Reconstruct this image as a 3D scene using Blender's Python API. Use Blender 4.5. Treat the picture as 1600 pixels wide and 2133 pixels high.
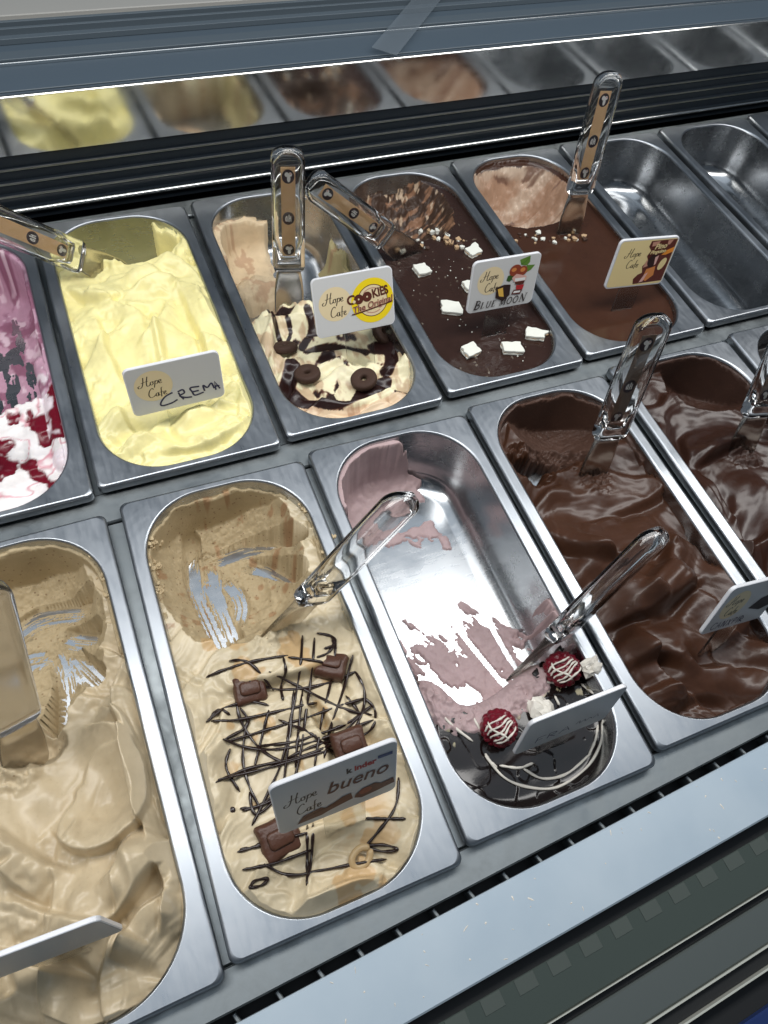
import bpy, math, random
import numpy as np
from mathutils import Vector, Matrix, Euler
for o in list(bpy.data.objects): bpy.data.objects.remove(o)
SC = bpy.context.scene
COL = SC.collection
rad = math.radians
# ------------------------------------------------------------------ camera
CAM_LOC = (0.02132928, -0.00185117, 0.53634705)
CAM_ROT = (rad(31.88389886), rad(-7.02751774), rad(-24.21315444))
FPX = 1479.4232                      # focal length in pixels of a 1600 x 2133 picture
cam = bpy.data.cameras.new('camera')
cam.sensor_fit = 'VERTICAL'; cam.sensor_height = 36.0; cam.lens = FPX/2133*36.0
cam.clip_start = 0.01; cam.clip_end = 50
cam_o = bpy.data.objects.new('camera', cam); COL.objects.link(cam_o)
cam_o.location = CAM_LOC; cam_o.rotation_euler = CAM_ROT
SC.camera = cam_o
SC.render.resolution_x = 768; SC.render.resolution_y = 1024
# ------------------------------------------------------------------ world and lamps
W = bpy.data.worlds.new('World'); SC.world = W; W.use_nodes = True
W.node_tree.nodes['Background'].inputs[0].default_value = (0.62, 0.76, 0.92, 1)
W.node_tree.nodes['Background'].inputs[1].default_value = 0.125
def area(name, loc, target, sx, sy, power, col):
    l = bpy.data.lights.new(name, 'AREA'); l.shape = 'RECTANGLE'; l.size = sx; l.size_y = sy
    l.energy = power; l.color = col
    o = bpy.data.objects.new(name, l); COL.objects.link(o); o.location = loc
    d = Vector(target)-Vector(loc)
    o.rotation_euler = d.to_track_quat('-Z', 'Y').to_euler()
    o['kind'] = 'structure'
    return o
area('case_strip_light', (0.45, 0.36, 0.74), (0.45, 0.36001, 0), 2.4, 0.22, 12.0, (1.0, 0.975, 0.94))
area('shop_ceiling_light', (0.35, 0.62, 1.9), (0.35, 0.6201, 0), 3.4, 1.6, 14.0, (0.80, 0.90, 1.0))
SC.view_settings.view_transform = 'Standard'; SC.view_settings.look = 'None'
SC.view_settings.exposure = 0.0; SC.view_settings.gamma = 1.0
SC.view_settings.use_curve_mapping = False
# ------------------------------------------------------------------ helpers
RM = np.array(Euler(CAM_ROT, 'XYZ').to_matrix()); CC = np.array(CAM_LOC)
def ray(u, v): return RM @ np.array([(u-800)/FPX, -(v-1066.5)/FPX, -1.0])
def at(u, v, z):
    d = ray(u, v); return CC+d*((z-CC[2])/d[2])
def lin(r, g, b):
    f = lambda c: (c/255/12.92) if c/255 <= .04045 else ((c/255+.055)/1.055)**2.4
    return (f(r), f(g), f(b))
def tag(o, label=None, cat=None, group=None, kind=None):
    if label: o['label'] = label
    if cat: o['category'] = cat
    if group: o['group'] = group
    if kind: o['kind'] = kind
    return o
def empty(name, loc=(0,0,0), rot=(0,0,0)):
    o = bpy.data.objects.new(name, None); COL.objects.link(o); o.location = loc; o.rotation_euler = rot
    o.empty_display_size = .02
    return o
def mesh(name, verts, faces, mats, parent=None, smooth=True, fm=None):
    me = bpy.data.meshes.new(name)
    me.from_pydata([tuple(v) for v in verts], [], [tuple(int(i) for i in f) for f in faces])
    for m in (mats if isinstance(mats, (list, tuple)) else [mats]): me.materials.append(m)
    if smooth: me.polygons.foreach_set('use_smooth', [True]*len(me.polygons))
    if fm is not None: me.polygons.foreach_set('material_index', fm)
    me.update()
    o = bpy.data.objects.new(name, me); COL.objects.link(o)
    if parent: o.parent = parent
    return o
def reuse(name, src, parent=None):
    o = bpy.data.objects.new(name, src.data); COL.objects.link(o)
    if parent: o.parent = parent
    return o
def box_geo(x0, x1, y0, y1, z0, z1, b=0.0):
    """box with chamfered long edges"""
    if b <= 0:
        v = [(x0,y0,z0),(x1,y0,z0),(x1,y1,z0),(x0,y1,z0),(x0,y0,z1),(x1,y0,z1),(x1,y1,z1),(x0,y1,z1)]
        f = [(0,3,2,1),(4,5,6,7),(0,1,5,4),(1,2,6,5),(2,3,7,6),(3,0,4,7)]
        return v, f
    v = []; f = []
    for (ins, z) in ((b, z0), (0, z0+b), (0, z1-b), (b, z1)):
        v += [(x0+ins,y0+ins,z),(x1-ins,y0+ins,z),(x1-ins,y1-ins,z),(x0+ins,y1-ins,z)]
    for k in range(3):
        for i in range(4):
            j = (i+1) % 4; f.append((4*k+i, 4*k+j, 4*k+4+j, 4*k+4+i))
    f.append((3,2,1,0)); f.append((12,13,14,15))
    return v, f
def box(name, mat, x0, x1, y0, y1, z0, z1, b=0.0, parent=None):
    v, f = box_geo(x0, x1, y0, y1, z0, z1, b)
    return mesh(name, v, f, mat, parent, smooth=False)
def catmull(pts, n=8):
    P = np.array(pts, float)
    if len(P) < 3: return np.array([P[0]+(P[-1]-P[0])*k/n for k in range(n+1)])
    Q = np.vstack([2*P[0]-P[1], P, 2*P[-1]-P[-2]]); out = []
    for i in range(1, len(Q)-2):
        for k in range(n):
            t = k/n
            out.append(.5*((2*Q[i])+(-Q[i-1]+Q[i+1])*t+(2*Q[i-1]-5*Q[i]+4*Q[i+1]-Q[i+2])*t*t+(-Q[i-1]+3*Q[i]-3*Q[i+1]+Q[i+2])*t**3))
    out.append(P[-1]); return np.array(out)
def tube_geo(pts, r, n=7, v0=0, rr=None):
    """rounded tube along 3-D points"""
    P = np.array(pts, float); m = len(P)
    T = np.gradient(P, axis=0); T /= np.linalg.norm(T, axis=1)[:, None]+1e-12
    up = np.array([0, 0, 1.0]); V = []; F = []
    for i in range(m):
        a = np.cross(T[i], up)
        if np.linalg.norm(a) < 1e-4: a = np.cross(T[i], [1, 0, 0])
        a /= np.linalg.norm(a); b = np.cross(a, T[i])
        ri = r*(rr[i] if rr is not None else 1)
        if i in (0, m-1): ri *= .45
        for k in range(n):
            w = 2*math.pi*k/n; V.append(P[i]+ri*(math.cos(w)*a+math.sin(w)*b))
    for i in range(m-1):
        for k in range(n):
            l = (k+1) % n
            F.append((v0+i*n+k, v0+i*n+l, v0+(i+1)*n+l, v0+(i+1)*n+k))
    F.append(tuple(v0+k for k in range(n))[::-1]); F.append(tuple(v0+(m-1)*n+k for k in range(n)))
    return V, F
def tubes(name, mat, lists, r, parent=None, rr=None):
    V = []; F = []
    for L in lists:
        rv = None
        if rr: 
            q = np.linspace(0, 9, len(L)); rv = 1+rr*np.sin(q*2.3+len(V))*np.cos(q*.9+1)
        v, f = tube_geo(L, r, v0=len(V), rr=rv); V += v; F += f
    return mesh(name, V, F, mat, parent)
# ------------------------------------------------------------------ noise (numpy)
class Noise:
    def __init__(s, seed): s.t = np.random.RandomState(seed).rand(256, 256)*2-1
    def __call__(s, x, y):
        xi = np.floor(x).astype(int); yi = np.floor(y).astype(int); fx = x-xi; fy = y-yi
        fx = fx*fx*fx*(fx*(fx*6-15)+10); fy = fy*fy*fy*(fy*(fy*6-15)+10)
        a = s.t[xi & 255, yi & 255]; b = s.t[(xi+1) & 255, yi & 255]; c = s.t[xi & 255, (yi+1) & 255]; d = s.t[(xi+1) & 255, (yi+1) & 255]
        return (a*(1-fx)+b*fx)*(1-fy)+(c*(1-fx)+d*fx)*fy
    def fbm(s, x, y, o=4, g=.5):
        r = 0; a = 1; n = 0
        for k in range(o):
            r = r+a*s(x*2**k+k*17.3, y*2**k+k*9.1); n += a; a *= g
        return r/n
    def ridge(s, x, y, o=3, g=.5):
        r = 0; a = 1; n = 0
        for k in range(o):
            r = r+a*(1-2*np.abs(s(x*2**k+k*7.7, y*2**k+k*3.3))); n += a; a *= g
        return r/n
def sstep(a, b, x):
    t = np.clip((x-a)/(b-a), 0, 1); return t*t*(3-2*t)
def smax(a, b, k):
    h = np.clip(.5+.5*(a-b)/k, 0, 1); return b*(1-h)+a*h+k*h*(1-h)
def smin(a, b, k): return -smax(-a, -b, k)
# ------------------------------------------------------------------ materials
def mat(name, color=(.5,.5,.5), rough=.5, metal=0.0, spec=.5, trans=0.0, ior=1.45, sss=0.0, sss_scale=.004, coat=0.0):
    m = bpy.data.materials.new(name); m.use_nodes = True
    b = m.node_tree.nodes['Principled BSDF']
    b.inputs['Base Color'].default_value = (*color, 1); b.inputs['Roughness'].default_value = rough
    b.inputs['Metallic'].default_value = metal; b.inputs['Specular IOR Level'].default_value = spec
    b.inputs['Transmission Weight'].default_value = trans; b.inputs['IOR'].default_value = ior
    b.inputs['Subsurface Weight'].default_value = sss; b.inputs['Subsurface Scale'].default_value = sss_scale
    b.inputs['Subsurface Radius'].default_value = (1.0, .85, .65)
    b.inputs['Coat Weight'].default_value = coat; b.inputs['Coat Roughness'].default_value = .12
    return m
def nd(m, t, **k):
    n = m.node_tree.nodes.new(t)
    for a, v in k.items(): setattr(n, a, v)
    return n
def lk(m, a, b): m.node_tree.links.new(a, b)
def bsdf(m): return m.node_tree.nodes['Principled BSDF']
def ramp(m, src, stops):
    r = nd(m, 'ShaderNodeValToRGB'); lk(m, src, r.inputs[0]); e = r.color_ramp.elements
    while len(e) < len(stops): e.new(.5)
    for i, (p, c) in enumerate(stops):
        e[i].position = p; e[i].color = (*c, 1) if len(c) == 3 else c
    return r.outputs[0]
def noise_tex(m, scale, detail=4, vec=None, rough=.55, dist=0):
    n = nd(m, 'ShaderNodeTexNoise'); n.inputs['Scale'].default_value = scale; n.inputs['Detail'].default_value = detail
    n.inputs['Roughness'].default_value = rough; n.inputs['Distortion'].default_value = dist
    if vec is not None: lk(m, vec, n.inputs['Vector'])
    return n.outputs['Fac']
def obj_vec(m, scale=(1,1,1)):
    t = nd(m, 'ShaderNodeTexCoord'); mp = nd(m, 'ShaderNodeMapping'); mp.inputs['Scale'].default_value = scale
    lk(m, t.outputs['Object'], mp.inputs[0]); return mp.outputs[0]
def bump(m, src, strength, dist):
    b = nd(m, 'ShaderNodeBump'); b.inputs['Strength'].default_value = strength; b.inputs['Distance'].default_value = dist
    lk(m, src, b.inputs['Height']); lk(m, b.outputs[0], bsdf(m).inputs['Normal']); return b
def steel(name, base, r0, r1, stretch=(1,1,1), sc=60, bs=.05):
    m = mat(name, base, .3, 1.0)
    v = obj_vec(m, stretch)
    n = noise_tex(m, sc, 5, v); n2 = noise_tex(m, 9, 4, obj_vec(m), .6)
    mx = nd(m, 'ShaderNodeMath', operation='MULTIPLY_ADD'); lk(m, n, mx.inputs[0]); mx.inputs[1].default_value = .45; lk(m, n2, mx.inputs[2])
    sm = noise_tex(m, 26, 6, obj_vec(m, (1, .7, 1)), .7, 1.5)
    ad = nd(m, 'ShaderNodeMath', operation='MULTIPLY_ADD'); lk(m, sm, ad.inputs[0]); ad.inputs[1].default_value = .7; lk(m, mx.outputs[0], ad.inputs[2])
    hf_ = nd(m, 'ShaderNodeMath', operation='MULTIPLY'); lk(m, ad.outputs[0], hf_.inputs[0]); hf_.inputs[1].default_value = .5
    lk(m, ramp(m, hf_.outputs[0], [(.38, (r0,)*3), (.52, ((r0+r1)/2,)*3), (.68, (r1*1.1,)*3)]), bsdf(m).inputs['Roughness'])
    lk(m, ramp(m, n2, [(.25, tuple(c*.86 for c in base)), (.75, base)]), bsdf(m).inputs['Base Color'])
    bump(m, n, bs, .0006)
    return m
M = {}
M['steel'] = steel('satin_pan_steel', (.42,.445,.475), .24, .44, (1, .12, 1), 320, .05)
M['basin'] = steel('pan_basin_steel', (.46,.475,.49), .14, .33, (.15, 1, 1), 260, .05)
M['galv'] = steel('galvanised_steel', (.27,.295,.305), .30, .58, (1,1,1), 130, .12)
M['mirror'] = steel('polished_wall_steel', (.90,.90,.87), .06, .15, (.04,1,1), 160, .012)
M['bright'] = mat('bright_trim', (.86,.86,.84), .16, 1.0)
M['paletrim'] = mat('pale_trim', (.62,.63,.56), .35, .3)
M['trim'] = mat('olive_trim', (.50,.50,.43), .30, 1.0)
M['black'] = mat('black_plastic', (.012,.017,.023), .30)
M['darkgap'] = mat('dark_channel', (.008,.009,.010), .6)
M['navy'] = mat('dark_blue_panel', (.085,.115,.145), .30)
M['navy2'] = mat('slate_rail', (.10,.128,.152), .33)
M['pale'] = mat('pale_counter', (.42,.41,.38), .4)
m = M['ledge'] = mat('white_plastic_ledge', (.60,.68,.75), .28, coat=.5)
n = noise_tex(m, 420, 2, obj_vec(m, (1, .6, 1)), .5); n2 = noise_tex(m, 12, 4, obj_vec(m))
lk(m, ramp(m, n2, [(.3, (.40,.49,.57)), (.7, (.47,.555,.625))]), bsdf(m).inputs['Base Color'])
bump(m, n, .06, .0003)
M['greenglass'] = mat('greenish_panel', (.058,.074,.067), .14)
M['greenreflect'] = mat('olive_slot_reflection', (.076,.091,.082), .25)
M['greenmid'] = mat('olive_slot_reflection_dark', (.064,.080,.073), .25)
M['greyband'] = mat('grey_sill', (.13,.15,.145), .3, .4)
M['blue'] = mat('deep_blue_plastic', (.012,.03,.12), .4)
M['tape'] = mat('pale_reflection_film', (.24,.285,.325), .3); bsdf(M['tape']).inputs['Alpha'].default_value = .28  # no tape: film imitating a reflection streak over the rear ledge
M['white'] = mat('white_wafer', (.80,.80,.72), .7)
M['acrylic'] = mat('clear_acrylic', (.94,.94,.93), .03, trans=1.0, ior=1.46)
M['acrylicsolid'] = mat('scuffed_acrylic', (.66,.67,.70), .12, trans=1.0, ior=1.40)
M['bladeac'] = mat('smoky_acrylic', (.62,.58,.52), .20, trans=1.0, ior=1.40)
M['stem'] = mat('frosted_stem', (.80,.80,.78), .16, trans=1.0, ior=1.18)
M['sign'] = mat('white_sign_plastic', (.74,.745,.75), .28)
M['signclear'] = mat('sign_edge', (.76,.77,.80), .2)
def flat(name, c, r=.45): 
    M[name] = mat('print_'+name, c, r); return M[name]
flat('p_cream', lin(226,208,168)); flat('p_ink', (.022,.013,.012)); flat('p_navy', (.02,.02,.07)); flat('p_yellow', lin(240,212,30))
flat('p_brown', lin(88,42,30)); flat('p_dkbrown', (.03,.012,.01)); flat('p_rose', lin(190,140,120)); flat('p_white', (.8,.8,.78))
flat('p_green', lin(92,130,48)); flat('p_dkgreen', lin(50,85,35)); flat('p_nut', lin(140,62,40)); flat('p_nutlight', lin(205,130,70)); flat('p_red', lin(178,40,45))
flat('p_tan', lin(222,182,136), .6); flat('p_plum', (.03,.014,.022)); flat('p_orange', lin(225,140,50)); flat('p_blue', lin(60,75,120)); flat('p_pink', lin(215,170,160))
flat('p_gelcrumb', lin(196,176,140), .8); flat('p_film', lin(118,98,82)); flat('p_beige', lin(225,205,150)); flat('p_maroon', lin(92,42,34)); flat('p_gold', lin(225,180,80))
def gel_mat(name, sss=.25, coat=0.0, speck=None, bumpn=1.0, r0=.27):
    """colour, roughness and coarse grain come from the surface attributes of the sculpted mass"""
    m = mat(name, (.5,.5,.5), .4, sss=sss, sss_scale=.0035, coat=coat)
    a = nd(m, 'ShaderNodeAttribute'); a.attribute_name = 'tint'
    r = nd(m, 'ShaderNodeAttribute'); r.attribute_name = 'gloss'
    v = obj_vec(m)
    n = noise_tex(m, 55, 5, v, .6)
    var = ramp(m, n, [(.28, (.86,.85,.83)), (.72, (1.06,1.06,1.06))])
    mx = nd(m, 'ShaderNodeMix', data_type='RGBA', blend_type='MULTIPLY'); mx.inputs['Factor'].default_value = 1
    lk(m, a.outputs['Color'], mx.inputs[6]); lk(m, var, mx.inputs[7])
    out = mx.outputs[2]
    if speck:
        vo = nd(m, 'ShaderNodeTexVoronoi'); vo.inputs['Scale'].default_value = 190; lk(m, v, vo.inputs['Vector'])
        s = ramp(m, vo.outputs['Distance'], [(.10, (1,1,1)), (.20, (0,0,0))])
        m2 = nd(m, 'ShaderNodeMix', data_type='RGBA'); lk(m, s, m2.inputs['Factor']); lk(m, out, m2.inputs[6]); m2.inputs[7].default_value = (*speck, 1)
        sep = nd(m, 'ShaderNodeMath', operation='MULTIPLY'); lk(m, s, sep.inputs[0]); lk(m, r.outputs['Fac'], sep.inputs[1]); lk(m, sep.outputs[0], m2.inputs['Factor'])
        out = m2.outputs[2]
    lk(m, out, bsdf(m).inputs['Base Color'])
    rg = nd(m, 'ShaderNodeMath', operation='MULTIPLY_ADD'); lk(m, r.outputs['Fac'], rg.inputs[0]); rg.inputs[1].default_value = .52; rg.inputs[2].default_value = r0
    lk(m, rg.outputs[0], bsdf(m).inputs['Roughness'])
    f = noise_tex(m, 420, 5, v, .65); b = bump(m, f, .5, .0009*bumpn)
    sq = nd(m, 'ShaderNodeMath', operation='POWER'); lk(m, r.outputs['Fac'], sq.inputs[0]); sq.inputs[1].default_value = 2.0
    st = nd(m, 'ShaderNodeMath', operation='MULTIPLY_ADD'); lk(m, sq.outputs[0], st.inputs[0]); st.inputs[1].default_value = .9; st.inputs[2].default_value = .035
    lk(m, st.outputs[0], b.inputs['Strength'])
    return m
M['gel'] = gel_mat('gelato_cream', .08)
M['gelcoffee'] = gel_mat('gelato_coffee', .05, speck=(.20,.12,.06))
M['choc'] = gel_mat('gelato_chocolate', .02, coat=.10, r0=.20)
M['glaze'] = gel_mat('chocolate_glaze', 0.0, coat=.10, r0=.08)
M['pink'] = gel_mat('gelato_pink', .12)
M['darkchoc'] = mat('dark_chocolate', (.020,.009,.007), .22, coat=.3)
mm = M['milkchoc'] = mat('milk_chocolate', (.085,.036,.022), .38)
bump(mm, noise_tex(mm, 260, 5, obj_vec(mm)), .5, .0012)
mm = M['cookie'] = mat('cocoa_cookie', (.050,.024,.015), .75)
bump(mm, noise_tex(mm, 700, 5, obj_vec(mm)), .5, .0008)
M['rasp'] = mat('raspberry_flesh', (.16,.005,.016), .30, sss=.1, sss_scale=.002, coat=.3)
M['whitechoc'] = mat('white_chocolate', (.74,.70,.62), .35)
M['wafer'] = mat('rolled_wafer', (.50,.36,.19), .35)
mm = M['waferwhite'] = mat('white_nougat', (.78,.79,.72), .7)
bump(mm, noise_tex(mm, 900, 4, obj_vec(mm)), .35, .0006)
M['crumb'] = mat('crumb_pale', (.50,.34,.20), .8); M['crumbd'] = mat('crumb_dark', (.06,.03,.02), .6)
# ------------------------------------------------------------------ pans
HW, HL, CR = 70.0, 172.5, 55.0        # opening, millimetres
def basin(D):
    D = np.maximum(D, 0); w = -2.5-52.5*np.minimum(D, 4.5)/4.5
    x = np.clip((D-4.5)/19.5, 0, 1)
    return np.where(D < 4.5, w, -75+20*(1-np.sqrt(np.maximum(1-(1-x)**2, 0))))
def rr_loop(hw, hl, r, n=14, ns=6):
    pts = []; r = max(r, .1)
    cs = [(hw-r, hl-r, 0), (-(hw-r), hl-r, 90), (-(hw-r), -(hl-r), 180), (hw-r, -(hl-r), 270)]
    for ci, (cx, cy, a0) in enumerate(cs):
        for k in range(n+1):
            a = rad(a0+90*k/n); pts.append((cx+r*math.cos(a), cy+r*math.sin(a)))
        nx = cs[(ci+1) % 4]; a = rad(a0+90); b = (cx+r*math.cos(a), cy+r*math.sin(a)); e = (nx[0]+r*math.cos(a), nx[1]+r*math.sin(a))
        for k in range(1, ns): pts.append((b[0]+(e[0]-b[0])*k/ns, b[1]+(e[1]-b[1])*k/ns))
    return pts
def loft(loops):
    V = []; F = []; n = len(loops[0][0])
    for p, z in loops: V += [(x*.001, y*.001, z*.001) for x, y in p]
    for i in range(len(loops)-1):
        for k in range(n):
            l = (k+1) % n; F.append((i*n+k, i*n+l, (i+1)*n+l, (i+1)*n+k))
    return V, F, n
rim_l = [(rr_loop(82.5, 180, 6), -8.5), (rr_loop(82.5, 180, 6), -2.6), (rr_loop(82.1, 179.6, 6), -1.4), (rr_loop(81.2, 178.7, 6), -.5), (rr_loop(79.8, 177.6, 7), 0),
         (rr_loop(77, 176.4, 30), 0), (rr_loop(HW+2.6, HL+1.6, CR+2), 0), (rr_loop(HW+1.4, HL+1.0, CR+1), -.35), (rr_loop(HW+.5, HL+.4, CR+.4), -1.2), (rr_loop(HW, HL, CR), -2.5)]
rv, rf, _ = loft(rim_l)
bl = [(rr_loop(HW-d, HL-d, max(CR-d, 6)), float(basin(np.array(d)))) for d in (0, 1.1, 2.2, 3.4, 4.4, 4.8, 5.6, 7, 9, 11.5, 14.5, 18, 22, 24.2)]
bl += [(rr_loop(HW-35, HL-40, 20), -75), (rr_loop(6, 90, 5), -75)]
bv, bf, n = loft(bl); bf.append(tuple(range(len(bv)-n, len(bv))))
PANW, PANL = .165, .36
PAN = {}
for k, x, r in (('FA', -.1752, -1.3), ('FB', -.0017, -2.55), ('FC', .1704, -2.55), ('FD', .3416, -2.55), ('FE', .5169, -2.55), ('FF', .6905, -2.55)):
    PAN[k] = (x+PANW/2, PANL/2, 0.0, rad(r))
for k, x in (('B0', -.1691), ('B1', 0), ('B2', .172), ('B3', .3448), ('B4', .5168), ('B5', .6901), ('B6', .8657), ('B7', 1.0405), ('B8', 1.2150)):
    PAN[k] = (x+PANW/2, .3792+PANL/2, .003, rad(-1.79))
def to_local(k, P):
    cx, cy, cz, r = PAN[k]; dx, dy = P[0]-cx, P[1]-cy; c, s = math.cos(-r), math.sin(-r)
    return np.array([c*dx-s*dy, s*dx+c*dy, P[2]-cz])*1000
def to_world(k, p):
    cx, cy, cz, r = PAN[k]; c, s = math.cos(r), math.sin(r); x, y, z = np.array(p, float)*.001
    return np.array([cx+c*x-s*y, cy+s*x+c*y, cz+z])
PANLAB = dict(FA='steel gelato pan of beige coffee gelato in the front left corner', FB='steel gelato pan holding the beige gelato with chocolate lattice drizzle',
  FC='almost emptied front steel pan with bare floor and two raspberries', FD='front steel pan of brown chocolate gelato with handwritten grey sign', FE='front steel pan of dark chocolate gelato cut by the right picture edge',
  FF='steel pan corner peeking in at the right edge of the front row', B0='steel pan of pink berry gelato cut by the left picture edge', B1='steel pan filled with pale yellow gelato in the back row',
  B2='half emptied back row steel pan with ring cookies', B3='back row steel pan of dark glaze dotted with white squares', B4='back row steel pan of smooth milk chocolate glaze',
  B5='empty back row steel pan right of the milk chocolate pan', B6='empty back row steel pan at the far right', B7='empty steel pan beyond the right edge seen only in the mirror strip', B8='outermost empty steel pan seen only in the mirror strip')
src = None
for k in PAN:
    cx, cy, cz, r = PAN[k]
    e = tag(empty('gelato_pan', (cx, cy, cz), (0, 0, r)), PANLAB[k], 'pan', 'steel gelato pans in two rows')
    if src is None:
        src = (mesh('rim', rv, rf, M['steel'], e), mesh('basin', bv, bf, M['basin'], e))
        nn = len(rim_l[0][0]); src[0].data.polygons.foreach_set('use_smooth', [not (4*nn <= i < 6*nn) for i in range(len(rf))])
    else: reuse('rim', src[0], e); reuse('basin', src[1], e)
# ------------------------------------------------------------------ display case around the pans
fr = tag(empty('pan_support_frame'), kind='structure')
box('front_bar', M['galv'], -.9, 1.6, -.0186, .0055, -.030, -.0110, .0012, fr)
box('middle_bar', M['galv'], -.9, 1.6, .3545, .3855, -.030, -.0110, .0012, fr)
box('rear_bar', M['galv'], -.9, 1.6, .7335, .7605, -.028, -.0092, .0012, fr)
for row, y0, y1 in ((('FA','FB','FC','FD','FE','FF'), .0060, .3540), (('B0','B1','B2','B3','B4','B5','B6','B7','B8'), .3860, .7330)):
    for a, b in zip(row[:-1], row[1:]):
        A = PAN[a]; B = PAN[b]; xm = (A[0]+B[0])/2; ym = A[1]; r = (A[3]+B[3])/2
        L = (y1-y0)/2
        v, f = box_geo(-.0115, .0115, -L, L, -.034, -.0135, .001)
        o = mesh('cross_bar', v, f, M['galv'], fr, smooth=False); o.location = (xm, (y0+y1)/2, 0); o.rotation_euler = (0, 0, r)
tub = box('case_tub_floor', M['darkgap'], -.95, 1.65, -.10, .80, -.16, -.15); tag(tub, kind='structure')
# rear wall: ledge, louvres, mirror panel, top ledge with sliding-door rails
rw = tag(empty('rear_wall'), kind='structure')
box('lower_panel', M['black'], -.95, 1.75, .802, .812, -.15, .046, 0, rw)
box('gap_panel', M['darkgap'], -.95, 1.75, .762, .802, -.06, -.03, 0, rw)
for i, (y, z) in enumerate(((.781, -.004), (.7885, .0085), (.7935, .020), (.7985, .0325))):
    v, f = box_geo(-.95, 1.75, y, .8018, z-.0125, z, .0004)
    mesh('louvre_slat', v, f, M['black'], rw, smooth=False)
    if i: box('slat_edge', M['trim'], -.95, 1.75, y-.0012, y-.0001, z-.0014, z-.0002, 0, rw)
v = []; f = []
tube_pts = [(x, .7785, -.0035) for x in (-.95, 0, .9, 1.75)]
tubes('rail', M['bright'], [tube_pts], .0026, rw)
box('mirror_panel', M['mirror'], -.95, 1.75, .8000, .8016, .0465, .1055, 0, rw)
box('panel_lip', M['bright'], -.95, 1.75, .7985, .8040, .1057, .1078, .0007, rw)
tl = box('rear_ledge', M['navy'], -.95, 1.9, .8045, 1.55, .095, .1062); tag(tl, kind='structure')
def zline(px, z): return at(px[0], px[1], z)[1]
for (a, w, h, mt) in (((400, 155), .0014, .0015, 'navy2'), ((400, 104), .0022, .0035, 'bright'), ((400, 88), .016, .0025, 'navy2'), ((400, 60), .008, .006, 'navy2'), ((400, 44), .004, .007, 'navy2'), ((400, 30), .010, .008, 'navy2'), ((400, 12), .004, .011, 'bright')):
    y = zline(a, .1065)
    box('door_track', M[mt], -.95, 1.9, y-w/2, y+w/2, .1064, .1064+h, .0004, tl)
pc = box('rear_counter', M['pale'], -.95, 1.9, zline((400, 8), .118), 1.54, .1066, .119, .001, ); tag(pc, kind='structure')
# front: slot channel, white ledge, greenish panel with slot reflections built as blocks, sill
fc = tag(empty('front_air_channel'), kind='structure')
box('channel_floor', M['darkgap'], -.9, 1.6, -.036, -.0192, -.05, -.034, 0, fc)
for i in range(58):
    x = -.30+i*.0285
    v, f = box_geo(-.0014, .0014, -.0068, .0058, -.036, -.020, .0006)
    o = mesh('slot_rib', v, f, M['galv'], fc, smooth=False); o.location = (x, -.0255, 0); o.rotation_euler = (0, 0, rad(18))
lv = box('front_ledge', M['ledge'], -.9, 1.6, -.0685, -.0248, -.010, .0015, .0012); tag(lv, kind='structure')
gp = tag(empty('front_lower_panel'), kind='structure')
box('shadow_gap', M['darkgap'], -.9, 1.6, -.0790, -.0690, -.040, -.016, 0, gp)
box('panel_sheet', M['greenglass'], -.9, 1.6, -.1085, -.0788, -.030, -.014, .001, gp)
for i in range(36):
    x = -.02+i*.0262
    v, f = box_geo(-.0075, .0075, -.0046, .0046, -.0139, -.0136, .0001)
    o = mesh('slot_reflection', v, f, M['greenreflect'], gp, smooth=False); o.location = (x, -.0838, 0)  # lighter blocks imitate the slots mirrored in the glass
box('panel_edge', M['paletrim'], -.9, 1.6, -.1095, -.1088, -.020, -.0128, 0, gp)
box('groove', M['darkgap'], -.9, 1.6, -.1145, -.1097, -.040, -.020, 0, gp)
box('sill', M['greyband'], -.9, 1.6, -.1370, -.1148, -.030, -.0165, .001, gp)
box('sill_trim', M['paletrim'], -.9, 1.6, -.1386, -.1374, -.026, -.0160, 0, gp)
box('dark_strip', M['darkgap'], -.9, 1.6, -.1480, -.1389, -.040, -.022, 0, gp)
box('outer_trim', M['paletrim'], -.9, 1.6, -.1496, -.1484, -.030, -.0165, 0, gp)
box('outer_base', M['darkgap'], -.9, 1.6, -.40, -.1500, -.060, -.030, 0, gp)
bb = box('blue_storage_box', M['blue'], .27, .48, -.195, -.168, -.0298, -.022, .001); tag(bb, 'deep blue plastic strip below the front sill in the bottom right corner', 'blue strip')
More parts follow.
